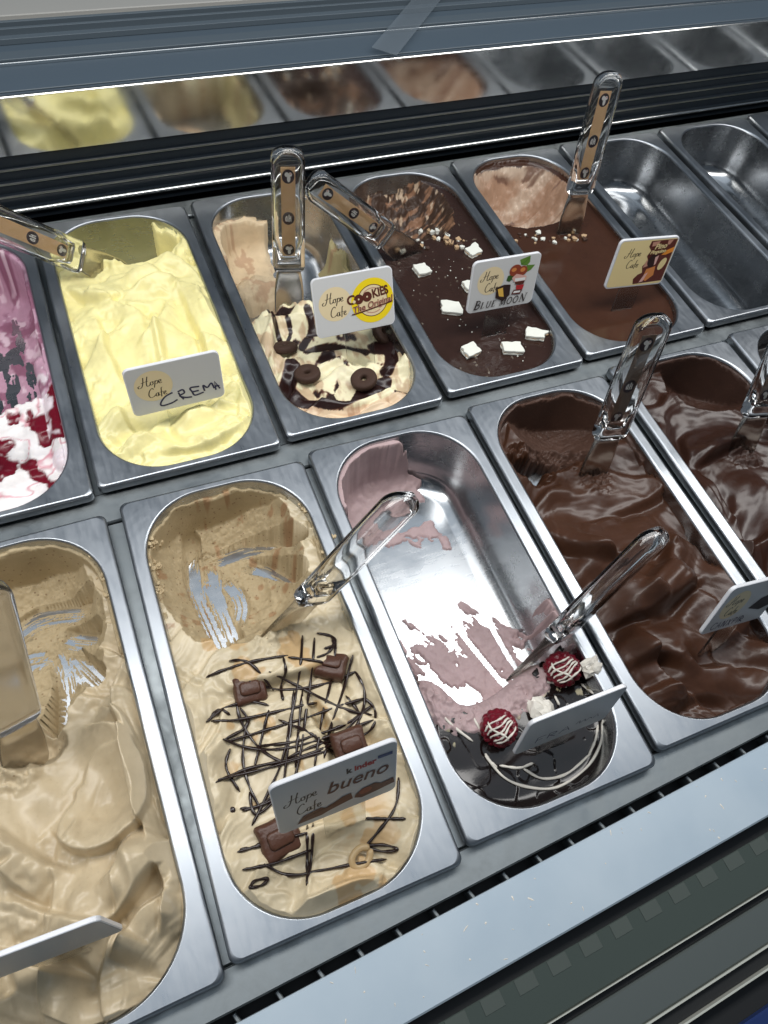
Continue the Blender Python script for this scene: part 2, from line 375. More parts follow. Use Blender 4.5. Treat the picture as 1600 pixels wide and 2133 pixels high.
# ------------------------------------------------------------------ sculpted gelato
class Gel:
    def __init__(s, k, nu, nt, seed, color, gloss=.25):
        s.k = k; s.soft = 0.0; s.N = Noise(seed); s.rs = random.Random(seed); s.nu = nu; s.nt = nt
        f = lambda a: .55*a+.45*np.sin(math.pi/2*a)
        T, U = np.meshgrid(f(np.linspace(-1, 1, nt))*HL*.9985, f(np.linspace(-1, 1, nu)), indexing='ij')
        q = np.maximum(np.abs(T)-(HL-CR), 0)
        hw = HW-CR+np.sqrt(np.maximum(CR*CR-q*q, 0))
        s.T = T; s.S = U*hw*.9985
        qx = np.abs(s.S)-(HW-CR); qy = np.abs(T)-(HL-CR)
        s.D = np.maximum(-(np.hypot(np.maximum(qx, 0), np.maximum(qy, 0))+np.minimum(np.maximum(qx, qy), 0)-CR), 0)
        s.B = basin(s.D); s.h = np.full(T.shape, -200.0)
        s.c = np.zeros(T.shape+(3,)); s.c[:] = color; s.g = np.full(T.shape, gloss)
    def n(s, sc, o=4, dx=0, sy=1.0): return s.N.fbm(s.S/sc+50+dx, s.T/sc*sy+50, o)
    def r(s, sc, o=3, dx=0): return s.N.ridge(s.S/sc+50+dx, s.T/sc+50, o)
    def P(s, u, v, z=-10):
        """point of the photograph's plane at height z (mm) -> pan coordinates"""
        return to_local(s.k, at(u, v, z*.001+PAN[s.k][2]))[:2]
    def dist(s, pts, z=-10, px=True):
        Q = np.array([s.P(u, v, z) for u, v in pts]) if px else np.array(pts, float)
        C = catmull(Q, 6)
        L = np.concatenate([[0], np.cumsum(np.linalg.norm(np.diff(C, axis=0), axis=1))]); best = np.full(s.T.shape, 1e9); sg = np.zeros_like(best); tau = np.zeros_like(best)
        for i in range(len(C)-1):
            a = C[i]; d = C[i+1]-C[i]; l2 = d@d+1e-9
            t = np.clip(((s.S-a[0])*d[0]+(s.T-a[1])*d[1])/l2, 0, 1)
            dx = s.S-a[0]-t*d[0]; dy = s.T-a[1]-t*d[1]; dd = dx*dx+dy*dy; m = dd < best
            best[m] = dd[m]; sg[m] = np.sign(d[0]*dy-d[1]*dx)[m]; tau[m] = ((L[i]+t*(L[i+1]-L[i]))/L[-1])[m]
        return np.sqrt(best)*sg, tau
    def lobe(s, pts, w, hgt, z, asym=.35, k=1.2, flute=.35, px=True, ends=.3):
        soft = s.soft
        """a fold: a smooth ramp ending in a rounded lip on one side"""
        d, t = s.dist(pts, z if not isinstance(z, tuple) else z[0], px)
        d = (d+2.0*s.n(24, 2, 7))*(1 if asym >= 0 else -1)
        en = sstep(0, ends, t)*sstep(0, ends, 1-t)
        e = d/w
        p = sstep(-1.25, .62, e)**1.15*(1-sstep(.68-soft, 1.02+soft, e))
        fl = flute*s.N(e*5+3, t*2.2+11)*sstep(-1.2, 0, e)*(1-sstep(.6, 1, e))
        s.h = s.h+(.85*hgt*p+fl)*en
    def trough(s, pts, w, z, depth=6, lip=1.2, px=True, k=1.5, grain=.0, scrape=False):
        """a spatula mark pressed into the surface, fading at both ends"""
        z0, z1 = z if isinstance(z, tuple) else (z, z)
        d, t = s.dist(pts, z0, px)
        d = d+1.2*s.n(25, 2, 3); e = np.abs(d)/w; en = sstep(0, .22, t)*sstep(0, .22, 1-t)
        if scrape:
            bot = z0+depth*e**2+5.5*np.abs(s.N(d*1.05+4, t*1.6))+1.0*s.n(4, 3, 6)+(1-en)*4
            s.h = np.where(e < 1.3, np.minimum(s.h, bot), s.h)
            return
        s.h = s.h-depth*en*np.exp(-e**2*1.6)+lip*en*np.exp(-((d-w*1.1)/(w*.45))**2)
    def bowl(s, c, rx, ry, z0, z1, p=2.0, px=True, zc=-40, rough=1.0, rot=0.0, ex=2.0, tint=None, gl=.85):
        cx, cy = s.P(*c, zc) if px else c
        x = s.S-cx; y = s.T-cy; a = rad(rot); x, y = x*math.cos(a)+y*math.sin(a), -x*math.sin(a)+y*math.cos(a)
        rr = (np.abs(x/rx)**ex+np.abs(y/ry)**ex)**(1/ex)+.06*s.n(18, 3, 31)
        b = z0+(z1-z0)*rr**p+rough*(1.6*s.r(16, 3, 5)+.9*s.n(5, 3, 2)+.5*s.n(2.2, 2, 9))
        cut = b < s.h
        s.h = np.minimum(s.h, b)
        s.g = np.where(cut, gl, s.g)
        if tint is not None: s.c[cut] = tint
        return cut
    def coat(s, tau, tint=None, gl=.8, cap=-5.0):
        """a smear of thickness tau (mm) clinging to wall and floor"""
        hc = np.where(tau > 0, np.minimum(basin(np.maximum(s.D-tau, 0))+tau*.8, cap), -300)
        m = (hc > s.h) & (tau > 0)
        s.h = np.maximum(s.h, hc)
        if tint is not None: s.c[m] = tint
        s.g[m] = gl
    def near(s, S, T): return np.unravel_index(np.argmin((s.S-S)**2+(s.T-T)**2), s.S.shape)
    def on(s, u, v, lift=0.0):
        """surface point seen at pixel u, v"""
        z = -12.0
        for _ in range(6):
            p = s.P(u, v, z); i = s.near(p[0], p[1]); z = .5*z+.5*float(max(s.h[i], s.B[i]))
        p = s.P(u, v, z)
        return to_world(s.k, (p[0], p[1], z+lift))
    def blend(s, m, color): s.c = s.c*(1-m[..., None])+np.array(color)*m[..., None]
    def collar(s, u, v, z, hgt=6, w=13):
        p = s.P(u, v, z); r = np.hypot(s.S-p[0], s.T-p[1])+3*s.n(7, 3, 70)
        k_ = np.exp(-((r-7)/(w*.5))**2); s.h = np.where(s.h > s.B, s.h+k_*(hgt*(.6+.9*s.n(6, 3, 71))), s.h); s.g = np.maximum(s.g, .75*(k_ > .4))
    def build(s, name, label, mt, cat='gelato', group=None, smooth_top=True):
        s.h = np.minimum(s.h, -3.0+1.5*s.D+1.2*s.n(16, 2, 99))
        keep = s.h > s.B+.04
        z = np.where(keep, s.h, s.B-.35)
        V = np.stack([s.S, s.T, z], -1).reshape(-1, 3)*.001
        nu, nt = s.nu, s.nt
        idx = np.arange(nu*nt).reshape(nt, nu)
        q = np.stack([idx[:-1, :-1], idx[:-1, 1:], idx[1:, 1:], idx[1:, :-1]], -1).reshape(-1, 4)
        kf = keep.ravel()[q].any(1); q = q[kf]
        used = np.unique(q); mp = np.full(nu*nt, -1); mp[used] = np.arange(len(used)); q = mp[q]
        me = bpy.data.meshes.new(name)
        me.vertices.add(len(used)); me.vertices.foreach_set('co', V[used].ravel())
        me.loops.add(q.size); me.loops.foreach_set('vertex_index', q.ravel().astype(np.int32))
        me.polygons.add(len(q)); me.polygons.foreach_set('loop_start', np.arange(0, q.size, 4, dtype=np.int32)); me.polygons.foreach_set('loop_total', np.full(len(q), 4, dtype=np.int32))
        me.polygons.foreach_set('use_smooth', np.ones(len(q), dtype=bool))
        me.update(calc_edges=True); me.validate()
        a = me.attributes.new('tint', 'FLOAT_COLOR', 'POINT')
        c = np.concatenate([s.c.reshape(-1, 3)[used], np.ones((len(used), 1))], 1); a.data.foreach_set('color', c.ravel().astype(np.float32))
        g = me.attributes.new('gloss', 'FLOAT', 'POINT'); g.data.foreach_set('value', s.g.ravel()[used].astype(np.float32))
        me.materials.append(mt)
        o = bpy.data.objects.new(name, me); COL.objects.link(o)
        cx, cy, cz, r = PAN[s.k]; o.location = (cx, cy, cz); o.rotation_euler = (0, 0, r)
        tag(o, label, cat, group)
        s.obj = o; return o
    def folds(s, base, amp, pitch, seed=0, bend=.010, ang=0.0, wob=5):
        """overlapping sheets left by the spatula: repeated ramps ending in soft lips"""
        x = s.S*math.cos(ang)+s.T*math.sin(ang); y = -s.S*math.sin(ang)+s.T*math.cos(ang)
        ph = (y+bend*x*x+30*s.n(52, 2, 60+seed)+wob*s.n(19, 2, 20+seed))/pitch+seed*.37
        f = ph-np.floor(ph)
        p = sstep(0, .78-s.soft, f)*(1-sstep(.84-s.soft, 1.0, f))
        am = amp*np.clip(.75+1.1*s.n(40, 2, 90+seed), .05, 1.5)
        s.h = base+am*(p-.45)+3.2*s.n(48, 2, 5+seed)+.40*s.N(ph*pitch*.42+7, x/34+3)+.35*s.r(13, 2, 40)
    def ruffle(s, amp, pitch, seed, ang=0.0, lo=-.1, hi=.25):
        """small torn ruffles between the broad strokes"""
        x = s.S*math.cos(ang)+s.T*math.sin(ang); y = -s.S*math.sin(ang)+s.T*math.cos(ang)
        ph = (y+14*s.n(26, 2, 160+seed)+6*s.n(10, 2, 120+seed))/pitch+seed*.31; f = ph-np.floor(ph)
        mk = sstep(lo, hi, s.n(34, 2, 190+seed))
        s.h = s.h+amp*mk*(sstep(0, .72, f)*(1-sstep(.80, 1.0, f))-.4)*(.6+.8*s.n(13, 2, 130+seed))+.45*mk*s.r(6, 2, 140+seed)
    def blur(s, n=1):
        for _ in range(n):
            for ax in (0, 1):
                a = np.swapaxes(s.h, 0, ax); b = a.copy(); b[1:-1] = .25*a[:-2]+.5*a[1:-1]+.25*a[2:]; s.h = np.swapaxes(b, 0, ax)
FR = dict(nu=170, nt=400); BK = dict(nu=120, nt=270)
GG = 'gelato masses in the pans'
# ---- B1: pale yellow
g = Gel('B1', 150, 340, 11, lin(247, 237, 172), .10); g.soft = .0
g.folds(-8, 8, 66, 2)
g.lobe([(165,640),(250,668),(330,620),(430,610)], 20, 14, -10, .5)
g.lobe([(150,590),(215,622),(272,602)], 16, 15, -9, -.3)
g.lobe([(245,620),(320,595),(400,550)], 17, 18, -12, .4)
g.lobe([(330,550),(405,600),(440,690)], 14, 10, -9, .2)
g.lobe([(390,590),(440,690),(475,790)], 17, 12, -11, -.4)
g.lobe([(170,650),(195,740),(245,860)], 18, 13, -12, .5)
g.lobe([(225,680),(290,700),(305,790)], 22, 14, -12, .6)
g.lobe([(380,630),(350,690),(308,750)], 16, 13, -10, -.5)
g.lobe([(465,750),(500,830),(505,920)], 16, 12, -13, .3)
g.lobe([(205,850),(260,930),(350,960)], 18, 9, -12, .4)
g.lobe([(350,905),(440,880),(510,840)], 13, 13, -11, .5)
g.lobe([(320,935),(420,930),(500,880)], 11, 12, -12, -.5)
g.trough([(306,640),(318,720),(335,790)], 6, -11, 6, 1.2)
g.trough([(404,680),(420,730),(418,790)], 4, -12, 5, 1.0)
g.trough([(340,895),(385,940),(430,935)], 6, -12, 5, 1.2)
g.ruffle(4.2, 21, 1, .35); g.ruffle(3.2, 15, 2, -.5, .05, .3)
g.blur(1)
c = g.bowl((265,497), 60, 52, -80, -4, 2.0, zc=-14, rough=1.3, ex=2.4, gl=.5)
g.bowl((190,530), 34, 26, -36, -2, 2, zc=-25, rough=.6, gl=.3)
tau = 6*sstep(.02, .32, g.n(26, 2, 3)+.55*sstep(36, 62, np.abs(g.S+4))-.16)*sstep(70, 100, g.T)*(.9+.3*g.n(22, 2))
g.coat(np.where(g.T > 60, tau-.4, 0), None, .6, -9+8*g.n(12, 3, 8))
g.c *= (1+.03*g.n(30, 3)[..., None])
g.collar(240, 572, -25, 7)
G1 = g; g.build('gelato', 'pale yellow custard gelato worked in soft folds', M['gel'], group=GG)
# ---- FA: beige coffee, front left
beige = lin(202, 185, 154); scooped = lin(184, 166, 132)
g = Gel('FA', 190, 430, 21, beige, .08); g.soft = -.10
g.folds(-17, 10, 70, 4, .012, .5)
g.lobe([(310,1370),(265,1450),(290,1530),(310,1640),(350,1750)], 13, 20, -16, -.3, flute=1.6, ends=.15)
g.lobe([(-60,1540),(60,1660),(100,1760),(170,1800)], 32, 18, -22, -.5)
g.lobe([(150,1550),(240,1570),(275,1680),(200,1740),(130,1690)], 16, 23, -17, .3, ends=.2)
g.lobe([(345,1690),(270,1770),(200,1850),(100,1910)], 30, 27, -20, .55)
g.lobe([(320,1740),(300,1830),(235,1900)], 22, 19, -14, -.3)
g.lobe([(365,1740),(388,1850),(380,1960)], 16, 19, -15, -.5, flute=2.2)
g.lobe([(280,2030),(320,1960),(395,1890)], 20, 22, -14, .3, flute=2.6)
g.lobe([(-60,1770),(40,1850),(140,1890)], 24, 19, -15, .4)
g.lobe([(-40,1910),(90,1960),(200,1990),(310,2040)], 20, 16, -13, .5, flute=1)
g.lobe([(-60,2040),(60,2080),(180,2120)], 22, 18, -13, .5, flute=1.6)
g.lobe([(110,2050),(200,2080),(300,2030)], 16, 19, -13, -.5, flute=1.6)
g.lobe([(190,1490),(245,1520),(275,1580)], 10, 16, -14, .3, flute=1.2)
g.trough([(-40,1590),(50,1690),(120,1800)], 14, -18, 6, .8)
g.trough([(240,1770),(268,1850),(235,1920)], 7, -10, 7, 2.4)
g.trough([(10,2000),(28,2080)], 6, -14, 7, 2)
g.trough([(120,1990),(170,2030),(195,2090)], 7, -12, 6, 2)
g.ruffle(4.5, 22, 3, .9, .0, .3); g.ruffle(3.4, 15, 4, -.7, .1, .35)
g.blur(1)
g.bowl((70,1330), 66, 92, -72.6, -9, 2.6, zc=-60, rough=1.5, ex=2.4, tint=scooped)
g.bowl((85,1565), 26, 20, -44, -8, 2, zc=-30, rough=1.8)
for q in ([(30,1350),(90,1300),(200,1285)], [(120,1350),(150,1430),(152,1540)], [(145,1370),(225,1450)], [(0,1430),(50,1390),(120,1375)], [(130,1340),(180,1345),(215,1350)]):
    g.trough(q, 8, -78, 2.2, scrape=True)
g.coat(np.where((g.T > 60) & (g.D < 20), 2.0+1.0*g.n(34, 2, 3), 0), scooped, .8, -9+6*g.n(16, 3, 2))
g.collar(62, 1612, -36, 9, 18)
GA = g; g.build('gelato', 'glossy beige coffee gelato folds in the front left pan', M['gelcoffee'], group=GG)
# ---- FB: beige with lattice drizzle
g = Gel('FB', 190, 430, 31, lin(214, 199, 168), .08); g.soft = -.07
g.folds(-12, 7, 48, 6, .008)
g.lobe([(410,1400),(440,1530),(470,1650),(510,1780)], 22, 16, -14, -.4, flute=1.2)
g.lobe([(710,1270),(760,1400),(800,1500),(860,1650)], 20, 14, -13, .4, flute=1.4)
g.lobe([(420,1410),(540,1380),(640,1360),(740,1320)], 22, 16, -13, -.3)
g.lobe([(550,1430),(600,1560),(650,1710)], 30, 13, -12, .4)
g.lobe([(690,1410),(740,1520),(780,1630)], 22, 13, -11, -.3)
g.lobe([(860,1620),(875,1720),(810,1830)], 15, 16, -15, .5, flute=1.4)
g.lobe([(540,1890),(680,1860),(800,1820)], 18, 16, -15, -.4, flute=1.6)
g.lobe([(620,1910),(720,1870),(820,1840)], 10, 16, -13, .5, flute=1.6)
g.lobe([(480,1740),(530,1840),(620,1900)], 18, 14, -14, -.4)
g.trough([(500,1720),(480,1620),(465,1540)], 8, -12, 5, 1.4)
g.trough([(720,1870),(690,1900),(640,1925)], 7, -17, 7, 1)
g.ruffle(3.8, 22, 5, .5, .0, .3); g.ruffle(3.0, 14, 6, -.8, .1, .35)
g.blur(1)
g.bowl((480,1200), 66, 86, -72.6, -8, 2.7, zc=-60, rough=1.5, ex=2.4, tint=scooped)
for q in ([(405,1150),(412,1240),(440,1310),(480,1390)], [(425,1200),(470,1300),(495,1360)], [(430,1190),(500,1160),(570,1155),(620,1180)], [(510,1190),(560,1200),(620,1240)], [(465,1210),(500,1260),(495,1310)], [(440,1180),(450,1240),(470,1290)]):
    g.trough(q, 6.5, -78, 2.2, scrape=True)
g.coat(np.where((g.T > 70) & (g.D < 20), 2.0+1.0*g.n(34, 2, 3), 0), scooped, .8, -11+8*g.n(16, 3, 2))
m = sstep(.20, .30, g.n(20, 3, 40))*sstep(-60, -40, -np.abs(g.S+2))*sstep(0, 20, 60-g.T)*(g.h > -24)
g.blend(m*.62, lin(200, 158, 100))
m = sstep(.30, .5, g.n(9, 4, 44))*(g.T > 60); g.blend(m*.5, lin(150, 96, 56))
g.collar(562, 1335, -26, 9, 18)
GB = g; g.build('gelato', 'beige hazelnut gelato under a chocolate lattice drizzle', M['gelcoffee'], group=GG)
# ---- FC: pink remains
pink = lin(184, 160, 161)
g = Gel('FC', 190, 430, 41, pink, .55)
s_, t_ = g.S, g.T
bd = g.n(20, 4, 3)*24+g.n(6, 3, 8)*7
edge_b = sstep(-2, 4, (t_-100+.35*(s_+20)+bd))*sstep(-4, 3, (32-s_+bd*.6-.0*t_))
hole = sstep(0, 3, np.hypot((s_-8)/30, (t_-126)/16)*20-20+bd*.3)
top = 1-sstep(0, 2.5, (s_-8)*.35+(t_-150)*.0+6-g.D*1.2+g.n(15, 3, 5)*6-1)*(s_ > -30)*(g.D < 12)
back = edge_b*top*np.clip(hole, 0, 1)
g.coat(np.where(back > .3, back*(3.4+2.0*g.n(14, 3)+.5*g.n(5, 2)), 0), None, .55)
cx, cy = g.P(985, 1400, -72)
e = np.hypot((s_-cx)/62, (t_-cy+.0)/56)
fr_ = .95-e+.45*g.n(26, 4, 20)+.55*g.N.fbm((g.S*.88+g.T*.47)/6+3, (g.T*.88-g.S*.47)/34+5, 3)+.25*g.n(9, 3, 22)+.10*g.n(3.5, 2, 23)
fr_ -= 1.2*np.exp(-((np.hypot(s_-g.P(975,1450,-72)[0], t_-g.P(975,1450,-72)[1])-0)/13)**2)+.8*np.exp(-(np.hypot(s_-g.P(905,1430,-72)[0], t_-g.P(905,1430,-72)[1])/10)**2)
for q in ([(925,1270),(980,1340),(1050,1425)], [(1012,1280),(1050,1350),(1092,1415)]):
    d, tt = g.dist(q, -73); fr_ = np.where(np.abs(d) < 3.0, -1, fr_)
tk = np.clip(fr_*5, 0, 1)*(2.6+1.5*g.n(9, 3)+1.0*g.r(5, 3))+sstep(-100, -125, t_)*20
g.coat(np.where((fr_ > .05) & (t_ < 20), tk, 0), None, .7)
# thick pink wall standing behind the glaze
d, tt = g.dist([(880,1465),(950,1515),(1030,1500),(1120,1430)], -45)
lo = -40+16*np.sqrt(np.maximum(1-(d/17)**2, 0))+3*g.r(9, 3, 2)+1.4*g.n(4, 2)
g.h = np.where(np.abs(d) < 17, np.maximum(g.h, lo), g.h); 
m = sstep(8, 12, -d)*(np.abs(d) < 19); g.blend(m*sstep(-.1, .2, g.n(11, 3, 50)), lin(236, 228, 190))
GC = g; g.build('gelato', 'smeared pink remains clinging to the almost empty pan', M['pink'], group=GG)
# glaze in front of it
g = Gel('FC', 190, 430, 42, (.012, .008, .0075), .05)
lim = np.interp(g.S, [-70, -40, -18, 0, 22, 45, 70], [-70, -84, -98, -98, -88, -72, -60])+g.n(9, 3)*7
pl = np.floor(2.2*g.n(34, 2, 4)+3)
g.h = np.where(g.T < lim, -27+1.6*g.n(40, 2)+1.5*sstep(.02, .06, g.n(26, 2, 4))-1.6*sstep(.06, .10, g.n(30, 2, 9))+5*np.exp(-g.D/5), -300)
g.blend(sstep(.50, .56, g.n(8, 3, 77))*sstep(-112, -104, g.T)*.9, lin(226, 214, 176))
GZ = g; g.build('chocolate_glaze', 'broken black chocolate glaze at the front of the pink gelato pan', M['glaze'], 'glaze')
# ---- FD: chocolate
choc = (.062, .025, .013)
g = Gel('FD', 190, 430, 51, choc, .32)
g.folds(-17, 8, 58, 9, .010, -.25)
g.lobe([(1270,900),(1350,970),(1400,1070)], 20, 20, -18, .5, flute=1.4)
g.lobe([(1130,1070),(1210,1130),(1290,1130),(1390,1090)], 26, 23, -20, -.6)
g.lobe([(1160,1150),(1260,1230),(1350,1320)], 28, 21, -20, .5, flute=1)
g.lobe([(1220,1280),(1340,1240),(1440,1170)], 22, 23, -18, -.5)
g.lobe([(1430,1110),(1400,1200),(1330,1290)], 18, 18, -17, -.3, flute=1.2)
g.lobe([(1440,1170),(1500,1260),(1530,1350)], 18, 17, -18, .4)
g.lobe([(1260,1350),(1370,1330),(1460,1380)], 26, 23, -18, -.5, flute=.8)
g.lobe([(1280,1330),(1340,1420),(1410,1500)], 18, 20, -18, .5, flute=1.8)
g.lobe([(1360,1380),(1440,1440),(1560,1440)], 26, 18, -17, .5)
g.lobe([(1560,1310),(1570,1400),(1540,1480)], 18, 17, -16, .4)
g.trough([(1270,1090),(1350,1060),(1400,1030)], 8, -17, 7, 1.5)
g.trough([(1330,1320),(1400,1280),(1450,1220)], 8, -16, 6, 1.2)
g.trough([(1390,1510),(1450,1470),(1520,1480)], 7, -16, 6, 1.4)
g.blur(3)
cc_ = (.072, .034, .022)
g.bowl((1150,895), 66, 62, -58, -8, 2.2, zc=-45, rough=.9, ex=2.2, tint=cc_, gl=.9)
px_, py_ = g.P(1130, 985, -52); px2, py2 = g.P(1090, 1000, -50)
hole = np.minimum(np.hypot((g.S-px_)/30, (g.T-py_)/15), np.hypot((g.S-px2)/18, (g.T-py2)/16))+.35*g.n(7, 3, 12)
g.h = np.where(hole < .9, -300, np.where(hole < 1.6, g.h-(1.6-hole)*26, g.h))
g.coat(np.where((g.T > 70) & (g.D < 20), 2.4+1.0*g.n(34, 2, 3), 0), cc_, .8, -6+5*g.n(16, 3, 2))
g.collar(1225, 1012, -30, 8, 16)
GD = g; g.build('gelato', 'rich brown chocolate gelato in big glossy folds with a scooped back', M['choc'], group=GG)
# ---- FE: darker chocolate at the right edge
g = Gel('FE', 160, 360, 61, (.038, .0145, .0085), .24)
g.folds(-19, 8, 56, 12, .010, .3)
g.lobe([(1420,970),(1480,930),(1550,900)], 14, 22, -20, -.5, flute=1.4)
g.lobe([(1410,980),(1480,1080),(1530,1210)], 20, 17, -20, .4, flute=1.4)
g.lobe([(1530,990),(1580,1060),(1610,1180)], 22, 20, -19, .5)
g.lobe([(1490,1160),(1560,1170),(1640,1130)], 16, 17, -18, .4)
g.blur(3)
g.bowl((1450,815), 66, 56, -60, -5, 2.3, zc=-45, rough=.7, ex=2.2, tint=(.058, .025, .016), gl=.75)
g.coat(np.where((g.T > 70) & (g.D < 20), 2.4+1.0*g.n(34, 2, 3), 0), (.05, .022, .014), .8, -4+3*g.n(16, 3, 2))
g.collar(1530, 968, -35, 8, 16)
GE = g; g.build('gelato', 'dark glossy chocolate gelato cut off by the right picture edge', M['choc'], group=GG)
g = Gel('FF', 60, 120, 62, (.012, .010, .010), .3); g.h = -30+2*g.n(20, 3)  # added near-black fill: the pan's shaded interior put into colour
g.build('gelato', 'near black fill imitating the dark inside of the pan corner at the right edge', M['choc'], group=GG)  # added fill for the dark pan interior, despite the name gelato
# ---- B0: pink berry with cream
g = Gel('B0', 120, 300, 71, lin(200, 158, 178), .5)
st = g.N.fbm(g.S/7, g.T/40+4, 3)
wall = np.clip(sstep(30, 6, g.D)*2.6+.9*g.n(24, 4, 3)+.9*st+.22, 0, 4)
g.coat(np.where(wall > .2, wall*(1+.5*g.n(6, 3)), 0), None, .6)
g.blend(sstep(.0, .3, g.n(17, 4, 9))*.8, lin(138, 80, 106)); g.blend(sstep(.25, .5, g.n(12, 3, 19))*.8, lin(238, 214, 224))
lim = g.P(40, 860, -25)[1]+.25*(g.S-40)+6*g.n(12, 3)
top = -18+5*g.n(30, 3, 7)+4*g.r(26, 2, 4)+.6*g.n(6, 2)
front = (g.T < lim); g.h = np.where(front, np.maximum(g.h, top), g.h)
g.c[front] = lin(244, 240, 240); g.g[front] = .15
sau = sstep(.06, .14, g.n(30, 2, 33)+.25*g.n(9, 3, 2)); g.blend(sau*front, (.16, .004, .016)); g.g = np.where(front & (sau > .5), .0, g.g)
g.h = g.h-1.6*sau*front
ri = np.exp(-(np.abs(g.n(24, 3, 13))/.05)**2)*front*(1-sau); g.blend(ri*.7, lin(205, 90, 120))
d, tt = g.dist([(95,760),(120,850),(140,960)], -15); lo = -22+14*np.sqrt(np.maximum(1-(d/12)**2, 0))+1.5*g.r(10, 2)
g.h = np.where(np.abs(d) < 12, np.maximum(g.h, lo), g.h); g.blend((np.abs(d) < 12)*sstep(-.1, .15, g.n(15, 3, 60))*.9, lin(236, 224, 230))
G0 = g; g.build('gelato', 'pink berry gelato with white cream and dark red sauce', M['gel'], group=GG)
# ---- B2: cookies and cream
cream = lin(240, 232, 196)
g = Gel('B2', 150, 340, 81, lin(222, 200, 166), .6)
lim = g.P(640, 660, -35)[1]+.0*g.S+7*g.n(14, 3)+8*np.cos(g.S/22+.5)
g.folds(-22+4*sstep(-60, -150, g.T), 7, 30, 3)
keep = g.T < lim
for q, w, hh in (([(530,640),(548,700),(545,780)], 15, 15), ([(590,655),(640,670),(700,640)], 15, 14), ([(550,700),(600,690),(650,700)], 14, 14), ([(550,750),(600,780),(650,760)], 14, 12),
                 ([(830,690),(860,760),(855,840)], 13, 16), ([(790,680),(830,740),(835,800)], 9, 14), ([(680,750),(720,790),(780,800)], 14, 11), ([(790,800),(830,790),(860,770)], 12, 12), ([(610,850),(700,868),(780,852),(840,815)], 9, 14)):
    g.lobe(q, w, hh, -25, .3, flute=1.2)
g.blur(1)
g.h = np.where(keep, g.h, -300); g.c[keep] = cream; g.g[keep] = .18
sau = sstep(.02, .22, g.n(26, 3, 5)+.30*g.n(9, 3, 8)-.20)*keep
for q, w in (([(560,650),(575,690),(590,720)], 3.2), ([(590,660),(605,690),(600,710)], 2.6), ([(640,660),(650,690),(630,720)], 5), ([(800,690),(815,750),(805,780)], 8), ([(600,830),(650,850),(720,845),(800,800)], 9), ([(610,770),(600,820),(640,850)], 10), ([(640,730),(700,720),(760,730)], 6)):
    d, tt = g.dist(q, -20); sau = np.maximum(sau, sstep(w, w*.7, np.abs(d)+.8*g.n(8, 2)))
d, tt = g.dist([(620,855),(700,868),(780,852),(835,822)], -14); sau = np.where(np.abs(d) < 7, 0, sau); g.blend((np.abs(d) < 8)*.8*keep, lin(226, 196, 166))
for q, w in (([(535,660),(545,720),(560,760)], 9), ([(850,700),(862,760),(850,810)], 7), ([(700,770),(725,800),(715,825)], 9)):
    d, tt = g.dist(q, -20); sau = np.where(np.abs(d) < w, sau*.1, sau)
swl = sstep(.02, .30, g.N.fbm(g.S/9+3, g.T/20+8, 4))*keep*(1-sau); g.blend(swl*.55, lin(176, 128, 96))
g.blend(sstep(0, .5, sau)*keep, lin(112, 62, 44)); g.blend(sstep(.35, .75, sau)*keep, (.022, .008, .007)); g.g = np.where(sau*keep > .5, .02, g.g)
# remains at the back left corner and along the right wall
reg = sstep(0, 10, 6-g.S+7*g.n(22, 2, 30)+.12*(g.T-120))*sstep(-2, 8, g.T-84)
g.coat(np.where((reg > .15) & ~keep, reg*(5.5+1.2*g.n(26, 2, 3)), 0), None, .75, -11-.30*(g.S+70)+4*g.n(18, 3, 7))
lr = np.hypot((g.S+34+4*g.n(14, 3, 15))/42, (g.T-82+4*g.n(14, 3, 16))/27)+.10*g.n(8, 3, 17)
lump = -75+27*np.sqrt(np.maximum(1-lr*lr, 0))+1.6*g.r(12, 3, 18)+.8*g.n(4, 3)
g.h = np.where((lr < 1) & ~keep, np.maximum(g.h, lump), g.h); g.g[(lr < 1) & ~keep] = .85
tau = 4.5*sstep(0, 5, g.S-50+7*g.n(18, 3, 41))*sstep(0, 14, 112-g.T+8*g.n(20, 2))
g.coat(np.where((tau > .8) & ~keep, tau, 0), lin(196, 184, 138), .75, -18+14*g.n(18, 4, 43)-.25*np.maximum(g.T-60, 0))
m = sstep(.1, .35, g.n(13, 4, 55))*~keep; g.blend(m*.55, lin(176, 132, 104))
g.collar(603, 662, -35, 6, 12)
G2 = g; g.build('gelato', 'cream gelato with chocolate sauce under ring cookies in a half empty pan', M['gel'], group=GG)
# ---- B3: dark glaze with white squares
g = Gel('B3', 150, 340, 91, (.036, .018, .014), .10)
g.h = -11+.5*g.n(40, 2)+.35*g.n(9, 3)+3*np.exp(-g.D/3.5)
m = sstep(.74, .78, g.n(4.5, 2, 4)); g.blend(m*.5, (.3, .26, .2)); g.h += m*.5
c = g.bowl((835,440), 68, 62, -70, -8, 2.2, zc=-12, rough=2.6, ex=2.6, gl=.85)
cm = c.astype(float); g.blend(cm, (.062, .034, .022))
g.blend(cm*sstep(.1, .35, g.N.fbm(g.S/16, g.T/5, 4)), lin(150, 112, 86)); g.blend(cm*sstep(.38, .5, g.n(6, 3, 70)), lin(200, 176, 150))
G3 = g; g.build('gelato', 'dark chocolate glazed gelato dotted with white squares and a scooped brown back', M['glaze'], group=GG)
